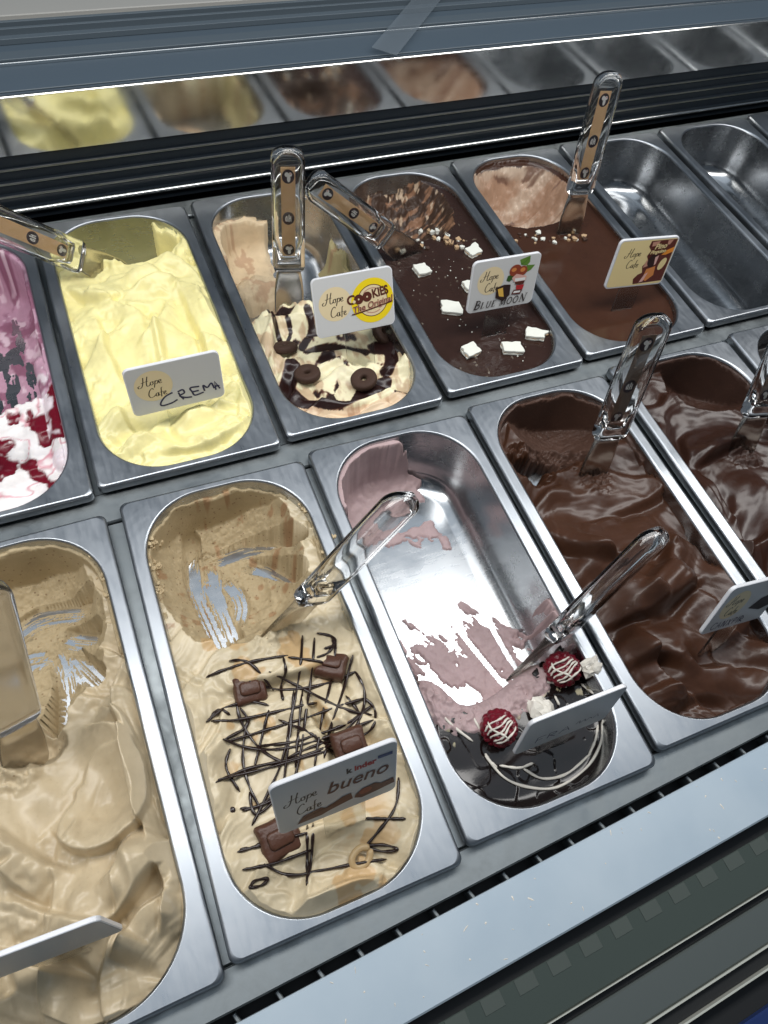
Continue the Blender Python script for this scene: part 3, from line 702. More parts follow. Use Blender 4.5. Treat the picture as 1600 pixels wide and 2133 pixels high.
# ---- B4: milk chocolate glaze
g = Gel('B4', 150, 340, 95, (.055, .022, .012), .12)
g.h = -10+.5*g.n(60, 2)+2*np.exp(-g.D/3.5)
c = g.bowl((1092,410), 72, 62, -88, -8, 2.0, zc=-12, rough=2.6, ex=2.8, gl=.8)
cm = c.astype(float); g.blend(cm, lin(176, 142, 118)); g.blend(cm*sstep(-.25, .35, g.N.fbm(g.S/60, g.T/14+3, 3)), lin(214, 194, 174)); g.blend(cm*.8*sstep(.12, .42, g.N.fbm(g.S/44+9, g.T/8+3, 4)), lin(104, 70, 56))
g.h = g.h+cm*(3.2*g.N.ridge(g.S/46+3, g.T/12+2, 3)-1.5)
tau = 3.0*sstep(0, 6, 26-g.S+.35*(g.T-110)+14*g.n(20, 4, 5))*(.5+.6*g.n(13, 3, 6))*(g.T > 74)
g.coat(np.where(tau > .5, tau, 0), None, .5)
G4 = g; g.build('gelato', 'smooth milk chocolate glazed gelato with a pale scooped back', M['glaze'], group=GG)
# ------------------------------------------------------------------ flat printing on signs
class Print:
    """flat ink shapes in millimetres on a local x-z face, each layer a hair in front of the last"""
    def __init__(s, y): s.V = []; s.F = []; s.m = []; s.mats = []; s.y = y; s.layer = 0; s.zs = 1.0
    def mi(s, name):
        if name not in s.mats: s.mats.append(name)
        return s.mats.index(name)
    def poly(s, pts, mt, dl=1):
        s.layer += dl; y = s.y-.04*s.layer; i0 = len(s.V)
        s.V += [(x*.001, y*.001, z*.001) for x, z in pts]; s.F.append(tuple(range(i0, i0+len(pts)))); s.m.append(s.mi(mt))
    def disc(s, cx, cz, r, mt, rz=None, rot=0, n=40, dl=1):
        rz = rz or r; c, k = math.cos(rad(rot)), math.sin(rad(rot))
        s.poly([(cx+c*r*math.cos(a)-k*rz*math.sin(a), cz+k*r*math.cos(a)+c*rz*math.sin(a)) for a in [2*math.pi*i/n for i in range(n)]], mt, dl)
    def stroke(s, pts, w, mt, smooth=True, dl=1, taper=False):
        s.layer += dl; y = (s.y-.04*s.layer)*.001
        P = catmull(pts, 6) if smooth and len(pts) > 2 else np.array(pts, float)
        T = np.gradient(P, axis=0); T /= np.linalg.norm(T, axis=1)[:, None]+1e-9; Nn = np.stack([-T[:, 1], T[:, 0]], 1)
        i0 = len(s.V); n = len(P)
        for i in range(n):
            ww = w*(1 if not taper else (.45+.75*abs(T[i, 1])))
            for sg in (-.5, .5):
                q = (P[i]+Nn[i]*ww*sg)*.001; s.V.append((q[0], y, q[1]))
        for i in range(n-1): s.F.append((i0+2*i, i0+2*i+1, i0+2*i+3, i0+2*i+2)); s.m.append(s.mi(mt))
    def text(s, txt, x, z, size, mt, shear=0.0, rot=0.0, bold=0.0, sx=1.0, dl=1):
        cu = bpy.data.curves.new('t', 'FONT'); cu.body = txt; cu.size = size; cu.shear = shear; cu.offset = bold; cu.align_x = 'CENTER'; cu.align_y = 'CENTER'; cu.resolution_u = 3
        ob = bpy.data.objects.new('t', cu); COL.objects.link(ob)
        me = bpy.data.meshes.new_from_object(ob); bpy.data.objects.remove(ob); bpy.data.curves.remove(cu)
        s.layer += dl; y = (s.y-.04*s.layer)*.001; i0 = len(s.V); c, k = math.cos(rad(rot)), math.sin(rad(rot))
        for v in me.vertices:
            a, b = v.co.x*sx, v.co.y; s.V.append(((x+c*a-k*b)*.001, y, (z+k*a+c*b)*.001))
        for p in me.polygons: s.F.append(tuple(i0+i for i in p.vertices)); s.m.append(s.mi(mt))
        bpy.data.meshes.remove(me)
    def build(s, name, parent):
        s.V = [(x, y, z*s.zs) for x, y, z in s.V]
        return mesh(name, s.V, s.F, [M[n] for n in s.mats], parent, smooth=False, fm=s.m)
HOPE = [[(.30,1.0),(.20,.45),(.02,.02),(-.22,-.06),(-.28,.10),(-.12,.22)], [(.66,1.04),(.50,.45),(.48,.06),(.62,.02),(.74,.14)], [(.02,.44),(.34,.52),(.66,.56)],
        [(.98,.40),(.82,.34),(.80,.10),(.94,.06),(1.04,.22),(.98,.40),(1.14,.36)], [(1.24,.44),(1.16,.10),(1.06,-.28)], [(1.20,.28),(1.34,.44),(1.46,.32),(1.36,.10),(1.20,.10)],
        [(1.52,.22),(1.70,.30),(1.72,.44),(1.58,.42),(1.52,.22),(1.62,.08),(1.80,.16)]]
CAFE = [[(.52,.86),(.40,1.0),(.14,.74),(.02,.30),(.16,.02),(.42,.08),(.58,.22)], [(.86,.42),(.66,.34),(.64,.10),(.78,.08),(.88,.40),(.86,.10),(.98,.14)],
        [(1.30,.92),(1.18,.86),(1.12,.40),(1.06,-.10)], [(.98,.40),(1.14,.42),(1.30,.44)], [(1.30,.20),(1.46,.28),(1.50,.42),(1.36,.40),(1.30,.18),(1.40,.06),(1.58,.14)]]
def hope_cafe(p, x, z, k, mt='p_ink', w=.75):
    for S_ in HOPE: p.stroke([(x+a*k, z+b*k) for a, b in S_], w*k/9.5, mt, taper=True, dl=.1)
    for S_ in CAFE: p.stroke([(x+k*.42+a*k, z-k*1.32+b*k) for a, b in S_], w*k/9.5, mt, taper=True, dl=.1)
def rr_shape(w, h, r, n=6): return rr_loop(w/2, h/2, r, n, 2)
def sign(loc, yaw, lean, roll, w, h, label, draw=None, stem_len=42, stem_w=28, stem_dx=0, face='sign'):
    e = tag(empty('flavour_sign', loc), label, 'sign', 'flavour signs stuck in the gelato')
    R_ = Matrix.Rotation(rad(yaw), 3, 'Z') @ Matrix.Rotation(rad(-lean), 3, 'X') @ Matrix.Rotation(rad(roll), 3, 'Y')
    e.rotation_euler = R_.to_euler()
    th = 1.6; V = []; F = []
    lo = [(rr_shape(w-1.0, h-1.0, 5), -th), (rr_shape(w, h, 5.5), -th+.5), (rr_shape(w, h, 5.5), th-.5), (rr_shape(w-1.0, h-1.0, 5), th)]
    n = len(lo[0][0])
    for p, y in lo: V += [(x*.001, y*.001, z*.001) for x, z in p]
    for i in range(3):
        for k in range(n):
            l = (k+1) % n; F.append((i*n+k, (i+1)*n+k, (i+1)*n+l, i*n+l))
    F.append(tuple(range(n))); F.append(tuple(range(3*n, 4*n))[::-1])
    mesh('plate', V, F, M['signclear'], e, smooth=False)
    v, f = box_geo((stem_dx-stem_w/2)*.001, (stem_dx+stem_w/2)*.001, -.0009, .0009, (-h/2-stem_len)*.001, (-h/2-.05)*.001, .0003)
    mesh('stem', v, f, M['stem'], e, smooth=False)
    p = Print(-th-.06)
    p.poly(rr_shape(w-2.2, h-2.2, 4.6), 'sign_face'); 
    p.build('face_print', e)
    if draw:
        q = Print(-th-.14); draw(q, w, h); q.build('lettering', e)
    return e
M['sign_face'] = mat('sign_face_print', (.60,.605,.60), .30)
def d_crema(p, w, h):
    p.disc(-19, 4, 16.5, 'p_cream'); hope_cafe(p, -29, 5, 10)
    for q in ([(-1,-9.5),(-8,-12),(-13,-17.5),(-12,-20.5),(-4,-20),(2,-17.8)], [(4,-11),(5,-15),(7.5,-19)], [(3.5,-10),(8,-9),(9,-12.5),(4.5,-14.5),(9,-17.5),(15,-18.5)], [(23,-9.5),(15,-9),(16,-13.5),(18,-17.5),(26,-16.5)], [(16,-13.5),(22,-13.5)],
              [(27,-15.5),(26.5,-9.5),(30,-12.5),(34,-9),(36,-15)], [(37.2,-17),(37,-8),(41,-16.5)], [(37,-13),(41,-13.5)]):
        p.stroke([(a-3.5, b*1.1+2.8) for a, b in q], 1.6, 'p_navy', smooth=len(q) > 4, dl=.1)
def d_cookies(p, w, h):
    p.disc(-20, 2, 17, 'p_cream'); hope_cafe(p, -30, 3, 10.5)
    p.disc(19, -1, 22.5, 'p_yellow'); p.disc(19, -1, 16.2, 'p_brown'); p.disc(19, -1, 15.4, 'p_cream')
    for rr_, a0, a1 in ((12.5, 45, 135), (12.3, 235, 305)):
        p.stroke([(19+rr_*math.cos(rad(a)), -1+rr_*math.sin(rad(a))) for a in np.linspace(a0, a1, 10)], .9, 'p_rose')
    p.text('C', -3.5, 2.6, 13, 'p_brown', bold=.35, rot=4); p.text('KIES', 27.5, 6.2, 12, 'p_brown', bold=.45, rot=7, sx=.78)
    for cx, cz in ((4.5, 2.6), (13.5, 3.8)): p.disc(cx, cz, 5.0, 'p_brown'); p.disc(cx, cz, .9, 'p_cream')
    p.disc(-.5, 1.0, 1.6, 'p_cream')
    p.text('The Original', 18.6, -5.2, 9.2, 'p_rose', shear=.25, rot=8, bold=.3, sx=.92); p.text('The Original', 18.2, -4.8, 9.2, 'p_brown', shear=.25, rot=8, sx=.92, bold=-.05)
    p.stroke([(-4,-11.5),(2,-11),(20,-8.5),(40,-5)], 1.1, 'p_brown')
def serif(p, x, z, k, ch, mt='p_ink', sh=.22):
    """a slanted serif capital drawn from thick and thin strokes"""
    q = lambda a, b: (x+(a+b*sh)*k, z+b*k)
    L = lambda pts, w, sm=False: p.stroke([q(a, b) for a, b in pts], w*k, mt, smooth=sm, dl=.1)
    t, n = .17, .07
    if ch == 'B': L([(.15,0),(.15,1)], t); L([(0,.97),(.35,.97),(.55,.85),(.55,.66),(.35,.54),(.15,.54)], .11, True); L([(.2,.54),(.45,.5),(.62,.38),(.6,.16),(.4,.03),(0,.03)], .13, True)
    if ch == 'L': L([(.15,0),(.15,1)], t); L([(0,.97),(.32,.97)], n); L([(0,.03),(.55,.03),(.6,.22)], n)
    if ch == 'U': L([(.15,.97),(.15,.3),(.25,.06),(.42,.02),(.58,.1),(.64,.3),(.64,.97)], .12, True); L([(0,.97),(.3,.97)], n); L([(.52,.97),(.78,.97)], n)
    if ch == 'E': L([(.15,0),(.15,1)], t); L([(0,.97),(.55,.97),(.55,.8)], n); L([(.15,.52),(.42,.52)], n); L([(0,.03),(.58,.03),(.6,.22)], n)
    if ch == 'M': L([(.12,0),(.12,1)], n); L([(.12,1),(.42,.05)], t); L([(.42,.05),(.76,1)], n); L([(.78,0),(.78,1)], t); L([(0,.03),(.24,.03)], n); L([(.64,.03),(.92,.03)], n)
    if ch == 'O': L([(.38+.34*math.cos(a), .5+.48*math.sin(a)) for a in np.linspace(0, 2*math.pi, 13)], .14, True)
    if ch == 'N': L([(.1,0),(.1,1)], n); L([(.06,1),(.66,0)], t); L([(.66,0),(.66,1)], n); L([(0,.03),(.24,.03)], n); L([(.54,.97),(.8,.97)], n)
def d_blue(p, w, h):
    p.disc(-17, 5.5, 15.5, 'p_cream'); hope_cafe(p, -26.5, 6.5, 10)
    p.poly([(14,24),(17,18),(24,16.5),(27,20),(26,27)], 'p_green'); p.poly([(24,17),(34,16),(30,11),(25,9),(22,13)], 'p_green'); p.poly([(3,8),(8,9),(11,5),(6,1),(2,3)], 'p_dkgreen')
    p.stroke([(16,19),(21,21),(25,25)], .4, 'p_dkgreen'); p.disc(11, 13, 7.2, 'p_nut', 6.4); p.disc(9, 14, 3.0, 'p_nutlight', 2.2); p.disc(19.5, 11.5, 6, 'p_nut', 5.4); p.disc(19.8, 12.6, 3.0, 'p_nutlight', 2.4)
    p.poly([(8,5),(13,9),(26,5),(26,0),(12,0)], 'p_pink'); p.poly([(12,4),(25,3.5),(25,.5),(13,.5)], 'p_white'); p.poly([(13,0),(25,-.5),(24,-4),(14,-3)], 'p_brown'); p.poly([(15,-4),(25,-4.5),(24,-10),(16,-9)], 'p_red'); p.poly([(13,-9),(24,-10),(22,-15),(11,-14)], 'p_maroon'); p.poly([(14,-10.5),(22,-11),(21,-13),(13,-12.8)], 'p_white')
    p.poly([(-9,-3),(0,-1),(8,-2),(9,-14),(2,-20),(-8,-15)], 'p_dkbrown'); p.poly([(-7,-5),(-1,-4),(2,-15),(-4,-13.5)], 'p_gold')
    for x, ch, k in ((-33,'B',9.6), (-25,'L',7.2), (-19,'U',7.2), (-12,'E',7.2), (-2,'M',7.8), (6.5,'O',7.6), (14,'O',7.8), (22,'N',9.6)): serif(p, x, -24.5, k, ch)
def d_pino(p, w, h):
    p.poly(rr_shape(w-4, h-4, 4), 'p_beige'); hope_cafe(p, -24, 8, 10)
    p.poly([(2,25.5),(36,26),(36.5,-24),(-2,-25.5),(-4,-19),(0,-14),(5,-12),(2,-4),(7,2),(3,8),(6,14),(1,19)], 'p_maroon')
    p.poly([(4,24),(14,25),(12,20),(5,19)], 'p_rose'); p.poly([(24,25),(31,25.5),(28,20),(25,20)], 'p_rose')
    p.poly([(22,8),(26,13),(36,17),(36.3,11),(28,8)], 'p_orange'); p.disc(28, -3, 4.2, 'p_beige', 7.5, -18); p.poly([(9,-8),(20,-5),(22,-16),(14,-23),(8,-20)], 'p_nutlight'); p.poly([(3,-6),(9,-4),(8,0),(12,4),(5,3)], 'p_rose')
    p.disc(13, 2, 6.5, 'p_dkbrown', 7.5); p.poly([(15,6),(19,8),(19,-2),(17,-4)], 'p_pink'); p.poly([(5,-24),(10,-23),(13,-12),(9,-14)], 'p_pink')
    p.disc(16.5, 18.5, 8.5, 'p_brown', 3.6, 4); p.disc(15.5, 12.6, 11, 'p_brown', 3.2, 4)
    p.text('Pino', 16.5, 18.8, 8.6, 'p_beige', shear=.25, rot=4, bold=.25); p.text('Pinguino', 15.5, 12.6, 5.8, 'p_beige', shear=.25, rot=4, bold=.2)
def d_bueno(p, w, h):
    p.zs = 1.27
    hope_cafe(p, -32, 2, 10.5)
    p.text('k', 8.5, 14.6, 7.0, 'p_ink', bold=.35); p.text('inder', 19.5, 14.8, 7.0, 'p_red', bold=.3); p.poly([(28,15.8),(38,15.2),(38,18.4),(28,18.8)], 'p_blue')
    p.text('bueno', 13.5, 3.6, 16.5, 'p_brown', shear=.30, bold=.15, sx=1.02)
    p.poly([(-29,-22),(-24,-15),(-12,-13),(-9,-15.5),(-2,-13),(3,-10.5),(9,-10),(10,-17),(-6,-20),(-12,-22)], 'p_maroon'); p.poly([(12,-14),(17,-10),(26,-9),(30,-12),(39,-11),(40,-17),(27,-19),(16,-20),(11,-17)], 'p_maroon')
    p.disc(19, -13.5, 4.5, 'p_nut', 3.2); p.stroke([(-24,-18),(-12,-16.5),(0,-15)], .8, 'p_brown')
def scrawl(p, letters, x, z, k, mt='p_navy', w=.9):
    for S_ in letters: p.stroke([(x+a*k, z+b*k) for a, b in S_], w, mt, smooth=len(S_) > 3, dl=.1)
FRAG = [[(.1,0),(.1,1)], [(.1,1),(.7,1)], [(.1,.5),(.55,.5)], [(1,0),(1,1)], [(1,1),(1.5,.9),(1.5,.6),(1,.5)], [(1.1,.5),(1.6,0)], [(1.9,0),(2.3,1),(2.7,0)], [(2.05,.4),(2.55,.4)]]
def d_frag(p, w, h): scrawl(p, [[(a*1.15, b) for a, b in S_] for S_ in FRAG], -26, -19, 10); scrawl(p, [[(0,.3),(.3,.9),(.5,.2),(.9,.8),(1.1,.2),(1.5,.7),(1.8,.3)], [(2.0,.1),(2.3,.9),(2.6,.1)]], 9, -15, 8, w=.7)
def d_canx(p, w, h):
    p.disc(-20, 4, 16, 'p_cream'); hope_cafe(p, -30, 5, 10)
    scrawl(p, [[(.7,.9),(.3,1),(0,.5),(.3,0),(.7,.15)], [(.9,0),(1.2,1),(1.5,0)], [(1,.4),(1.4,.4)], [(1.8,0),(1.8,1),(2.3,0),(2.3,1)], [(2.7,0),(3.2,1)], [(2.7,1),(3.2,0)], [(3.6,.1),(3.6,.9),(4.0,.9),(3.9,.5),(3.6,.5)], [(4.4,0),(4.4,1)], [(4.8,0),(4.8,1),(5.3,.5),(4.8,.4),(5.4,0)]], -32, -23, 8)
    p.poly([(6,-6),(16,4),(40,10),(40,-8),(26,-12)], 'p_ink')
sign((.0829, .4396, .0446), -1.11, 8.5, -.65, 82.6, 52.2, 'grey white sign with round cafe logo and CREMA written by hand in blue', d_crema, 48, 30, 2)
sign((.2752, .4888, .0456), -4.5, 25.2, -2.1, 84, 59.5, 'white sign with yellow ring reading COOKIES The Original', d_cookies, 46, 30, 2)
sign((.4337, .4642, .0527), -1.96, 12.9, 1.1, 80.2, 57.5, 'white sign reading BLUE MOON below nuts and chocolates', d_blue, 48, 30, 0)
sign((.6066, .4511, .0512), -6.1, 10.6, 2.2, 77.8, 57.9, 'cream sign with brown picture on its right half above the milk chocolate pan', d_pino, 46, 28, -2)
sign((.0843, .0693, .0578), -2.8, 15.0, -1.2, 82.8, 69.8, 'shaded grey sign reading bueno over brown chocolate bars', d_bueno, 44, 30, 4)
sign((.2642, .0502, .0300), -2.6, 8.0, 0.0, 82.5, 59.7, 'tilted grey sign with faint blue handwriting beside the raspberries', d_frag, 34, 28, 0)
sign((.4542, .0742, .0376), 1.6, 15.8, 15.9, 82.8, 54.2, 'slanted grey sign with small blue handwriting in the brown chocolate gelato', d_canx, 44, 28, 0)
sign((-.1029, .0555, .0447), -4.6, 5.0, -3.4, 82.8, 54.9, 'sign seen almost edge on in the front left beige gelato', None, 46, 28, 0)
sign((-.1120, .4420, .0400), -3.0, 10.0, 0.0, 82, 54, 'sliver of a cream sign at the left edge in the berry pan', None, 46, 28, 0)
# ------------------------------------------------------------------ spatulas
def spat_section(w, t, n=36, ex=4.2):
    return [(w/2*abs(math.cos(a))**(2/ex)*(1 if math.cos(a) >= 0 else -1), t/2*abs(math.sin(a))**(2/ex)*(1 if math.sin(a) >= 0 else -1)) for a in [2*math.pi*i/n for i in range(n)]]
def stack(secs):
    V = []; F = []; n = len(secs[0][0])
    for p, z in secs: V += [(x*.001, y*.001, z*.001) for x, y in p]
    for i in range(len(secs)-1):
        for k in range(n): l = (k+1) % n; F.append((i*n+k, i*n+l, (i+1)*n+l, (i+1)*n+k))
    F.append(tuple(range(n))[::-1]); F.append(tuple(range((len(secs)-1)*n, len(secs)*n)))
    return V, F
HB = 64.0   # blade length, mm
hs = [(22, 10, 0), (25, 12.5, .8), (26.5, 14, 2.5), (27.5, 15, 6), (27, 15.2, 40), (26.5, 15.2, 90), (26.2, 15, 118)]
hs += [(26.2*math.sqrt(1-q*q)+.01, 15*math.sqrt(1-q*q)**.9+.01, 118+13*q) for q in (.25, .45, .62, .76, .87, .95, .99, .9999)]
hs = [(w*1.2, t*1.08, z) for w, t, z in hs]
hv, hf = stack([(spat_section(w, t), HB+.6+z) for w, t, z in hs])
iv, if_ = stack([(spat_section(max(w-5, .02), max(t-5, .02)), HB+.6+z) for w, t, z in [(20, 10, 13), (25, 13, 15)]+[(w, t, z*.975 if z > 100 else z) for w, t, z in hs[4:]]])
sv_, sf_ = list(hv), list(hf)
hf = hf+[tuple(i+len(hv) for i in f)[::-1] for f in if_]; hv = hv+iv
bs = [(20, 1.2, 0), (26, 2.2, 3), (29, 3.0, 12), (28.5, 3.8, 34), (26, 5.5, 50), (23, 8.5, 60), (22.5, 9.5, HB)]
bs = [(w*1.1, t, z) for w, t, z in bs]
blv, blf = stack([(spat_section(w, t, ex=3.6 if t > 5 else 5), z) for w, t, z in bs])
SP = {}
def spatula(tip, top, roll, label, insert=True, film=False):
    A = Vector(tip); B = Vector(top); zax = (B-A).normalized()
    vd = (Vector(CAM_LOC)-(A+B)*.5).normalized(); yax = (vd-zax*vd.dot(zax)).normalized()*-1    # front face (-y) towards the viewer, then rolled
    xax = yax.cross(zax); R_ = Matrix((xax, yax, zax)).transposed() @ Matrix.Rotation(rad(roll), 3, 'Z')
    e = tag(empty('spatula', A), label, 'spatula', 'clear plastic gelato spatulas'); e.rotation_euler = R_.to_euler()
    if 'h' not in SP:
        SP['h'] = mesh('handle', hv, hf, M['acrylic'], e); SP['b'] = mesh('blade', blv, blf, M['bladeac'], e)
    else: reuse('handle', SP['h'], e); reuse('blade', SP['b'], e)
    if insert:
        if 'i' not in SP:
            v, f = box_geo(-.0068, .0068, -.0003, .0003, (HB+16)*.001, (HB+112)*.001)
            SP['i'] = mesh('paper_insert', v, f, M['p_tan'], e, smooth=False)
            for kind in (0, 1):
                p = Print(-.35); zc = 0; p.zs = 1.2; p.disc(0, zc, 5.8, 'p_plum')
                if kind:
                    p.stroke([(-2.2,zc-2.7),(-2.7,zc),(-1.5,zc+2),(-1.2,zc-2.7)], 1.0, 'p_white'); p.stroke([(.5,zc-3),(.6,zc+3.4)], 1.2, 'p_white'); p.stroke([(.5,zc),(2.8,zc+.5)], .9, 'p_white'); p.stroke([(2.1,zc+2.3),(2.4,zc-2.7)], .9, 'p_white')
                else:
                    p.disc(-1.2, zc+1.7, 1.9, 'p_white'); p.disc(2.0, zc+1.7, 1.7, 'p_white'); p.disc(.6, zc-1.7, 1.6, 'p_white', 2.8); p.disc(2.3, zc+2.3, 1.1, 'p_pink', .6)
                SP['e%d' % kind] = p.build('emblem', SP['i'])
            SP['e0'].location.z = (HB+24)*.001; SP['e1'].location.z = (HB+60)*.001; o_ = reuse('emblem', SP['e0'], SP['i']); o_.location.z = (HB+103)*.001
        else:
            i_ = reuse('paper_insert', SP['i'], e)
            if film: i_.material_slots[0].link = 'OBJECT'; i_.material_slots[0].material = M['p_film']
            for q_, z_ in (('e0', 24), ('e1', 60), ('e0', 103)): reuse('emblem', SP[q_], i_).location.z = (HB+z_)*.001
    return e
def sp_px(tip, top, z, L, roll, label, insert=True, film=False):
    A = at(tip[0], tip[1], z); d = ray(*top); d = d/np.linalg.norm(d); o = CC-A
    bb = o@d; D_ = bb*bb-(o@o-L*L); T = CC+d*(-bb-math.sqrt(max(D_, 0)))
    return spatula(A, T, roll, label, insert, film)
sp_px((262,577), (-90,430), -.030, .200, 10, 'clear spatula lying across the left rim of the yellow gelato')
sp_px((603,662), (599,293), -.035, .200, 5, 'clear spatula standing upright in the half empty cookie pan')
sp_px((868,540), (650,380), -.016, .190, -5, 'clear spatula lying down over the rim of the dark glazed pan')
sp_px((1178,508), (1276,137), -.020, .200, 30, 'tall clear spatula in the milk chocolate pan')
sp_px((562,1335), (862,1022), -.026, .200, 62, 'clear spatula stuck in the beige gelato above the chocolate lattice', False)
sp_px((1070,1412), (1412,1072), -.055, .212, 80, 'clear spatula leaning over the nearly empty pan to the right', False)
sp_px((1225,1012), (1375,643), -.030, .200, 40, 'clear spatula standing in the back of the brown chocolate gelato', True, True)
sp_px((1530,968), (1690,600), -.035, .200, 40, 'clear spatula in the dark chocolate pan cut by the right edge', True, True)
fa_ = sp_px((62,1612), (-40,1235), -.036, .190, 15, 'clear spatula in the front left beige pan with its handle cut off', False)
for c_ in list(fa_.children):
    if c_.name.startswith('handle'): bpy.data.objects.remove(c_)
mesh('handle', sv_, sf_, M['acrylicsolid'], fa_)
# ------------------------------------------------------------------ toppings
def blob_mesh(name, mt, size, seed, parent=None, sub=5, jit=.18, sharp=4):
    """an irregular broken morsel"""
    N_ = Noise(seed); V = []; F = []; n = sub*2; rows = sub
    for i in range(rows+1):
        th = math.pi*i/rows
        for k in range(n):
            a = 2*math.pi*k/n; d = np.array([math.sin(th)*math.cos(a), math.sin(th)*math.sin(a), math.cos(th)])
            q = 1/(np.sum(np.abs(d)**sharp)**(1/sharp)); r = q*(1+jit*float(N_(np.array(d[0]*2+5+d[2]*3), np.array(d[1]*2+9))))
            V.append(d*r*np.array(size)*.5)
    for i in range(rows):
        for k in range(n): l = (k+1) % n; F.append((i*n+k, (i+1)*n+k, (i+1)*n+l, i*n+l))
    return mesh(name, V, F, mt, parent, smooth=False)
# ring cookies
def ring_geo(R, r, h, n=36):
    prof = []
    for k in range(14):
        a = 2*math.pi*k/14; rc = (R-r)/2; prof.append((r+rc+rc*abs(math.cos(a))**.55*(1 if math.cos(a) >= 0 else -1), h/2*abs(math.sin(a))**.7*(1 if math.sin(a) >= 0 else -1)))
    V = []; F = []; m = len(prof); N_ = Noise(5)
    for i in range(n):
        a = 2*math.pi*i/n
        for (q, z) in prof:
            q2 = q*(1+.015*float(N_(np.array(a*3+4), np.array(q*500+z*300)))); V.append((q2*math.cos(a), q2*math.sin(a), z))
    for i in range(n):
        for k in range(m): l = (k+1) % m; j = (i+1) % n; F.append((i*m+k, j*m+k, j*m+l, i*m+l))
    return V, F
cv, cf = ring_geo(.0138, .0029, .0084); first = None
for (u, v, tilt, az, lab) in ((640,786,14,200,'dark ring cookie nearest the left rim of the cookie pan'), (757,797,16,260,'dark ring cookie in front of the sign stem in the cookie pan'), (593,731,30,170,'dark ring cookie tilted behind in the cookie pan left of the sign'), (795,700,38,60,'dark ring cookie partly hidden behind the COOKIES sign')):
    P_ = G2.on(u, v, 4.8)
    if first is None: o = first = mesh('ring_cookie', cv, cf, M['cookie'])
    else: o = reuse('ring_cookie', first)
    o.location = P_; o.rotation_euler = (Matrix.Rotation(rad(az), 3, 'Z') @ Matrix.Rotation(rad(tilt), 3, 'X')).to_euler()
    tag(o, lab, 'cookie', 'ring cookies on the cream gelato')
# white squares on the dark glaze
SQ = [(878,567,.0140,.0125,8,'white nougat square highest on the left of the dark glaze'), (985,527,.0145,.0120,22,'white nougat square beside the scooped edge and left of the BLUE MOON sign top'), (940,645,.0165,.0120,-20,'white nougat piece left of the BLUE MOON sign stem'), (980,733,.0150,.0115,16,'white nougat piece at the lower left of the dark glaze'),
      (1066,729,.0175,.0130,-14,'white nougat piece in the lower middle of the dark glaze'), (1114,700,.0185,.0110,-28,'white nougat piece at the lower right of the dark glaze'), (978,600,.0130,.0110,10,'white nougat piece half hidden behind the BLUE MOON sign')]
for i, (u, v, a, b, r, lab) in enumerate(SQ):
    a *= 1.3; b *= 1.3; rq = random.Random(i+3); cj = [(rq.uniform(-.16, .16), rq.uniform(-.16, .16)) for _ in range(4)]
    e = tag(empty('nougat_square', G3.on(u, v, 0)), lab, 'nougat', 'white nougat squares on the dark glaze'); e.rotation_euler = (rad(4*math.sin(i)), rad(5*math.cos(i*2)), rad(r-6))
    for k, (z0, z1, mt, g_) in enumerate(((.000, .0018, 'waferwhite', 1.0), (.00185, .0030, 'crumb', .96), (.00305, .0056, 'waferwhite', 1.0))):
        N_ = Noise(100+i*5+k); V = []; nb = 20; base = [(x*.001, y*.001) for x, y in rr_loop(a*500*g_, b*500*g_, .8, 2, 4)]
        lp = [(x*(1+.10*float(N_(np.array(x*300+i), np.array(y*300+3)))), y*(1+.10*float(N_(np.array(x*280+9), np.array(y*280+i))))) for x, y in base]
        lp = [(x*(1+cj[(x > 0)*2+(y > 0)][0]), y*(1+cj[(x > 0)*2+(y > 0)][1])) for x, y in lp]; n = len(lp)
        V = [(x, y, z0) for x, y in lp]+[(x*1.0, y*1.0, z1-.0004) for x, y in lp]+[(x*.95, y*.95, z1) for x, y in lp]
        F = [(j, (j+1) % n, n+(j+1) % n, n+j) for j in range(n)]+[(n+j, n+(j+1) % n, 2*n+(j+1) % n, 2*n+j) for j in range(n)]+[tuple(range(2*n, 3*n)), tuple(range(n))[::-1]]
        mesh('layer', V, F, M[mt], e, smooth=False)
# chocolate bar pieces on the beige gelato
def bar_piece(u, v, rz, tilt, lab, s=1.0):
    e = tag(empty('chocolate_piece', GB.on(u, v, .5)), lab, 'chocolate', 'chocolate bar pieces on the beige gelato'); e.rotation_euler = (rad(tilt), rad(tilt*.4), rad(rz))
    secs = [(rr_loop(12.5*s, 11.5*s, 2, 4, 3), -4), (rr_loop(12.8*s, 11.8*s, 2.4, 4, 3), 2), (rr_loop(11.6*s, 10.6*s, 2.4, 4, 3), 5.5), (rr_loop(9.8*s, 8.8*s, 2.6, 4, 3), 6.6)]
    V, F = stack([(p, z) for p, z in secs]); Nb = Noise(int(u)); V = [(x*(1+.07*float(Nb(np.array(x*220+3), np.array(y*220+z*90)))), y*(1+.07*float(Nb(np.array(y*240+9), np.array(x*240)))), z*(1+.12*float(Nb(np.array(x*160), np.array(y*160+5))))) for x, y, z in V]
    mesh('bar', V, F, M['milkchoc'], e)
    V, F = stack([(rr_loop(8.0*s, 5.4*s, 3.2, 5, 3), 6.7), (rr_loop(7.6*s, 5.0*s, 3.0, 5, 3), 8.2), (rr_loop(6.2*s, 3.8*s, 2.6, 5, 3), 9.0)]); mesh('dome', V, F, M['milkchoc'], e)
bar_piece(520,1437,-6,8,'milk chocolate piece at the upper left of the lattice drizzle'); bar_piece(690,1388,-36,-10,'milk chocolate piece at the upper right of the lattice drizzle', .95)
bar_piece(728,1552,-2,12,'milk chocolate piece half hidden behind the bueno sign'); bar_piece(582,1745,4,10,'milk chocolate piece below the bueno sign at the front', 1.15)
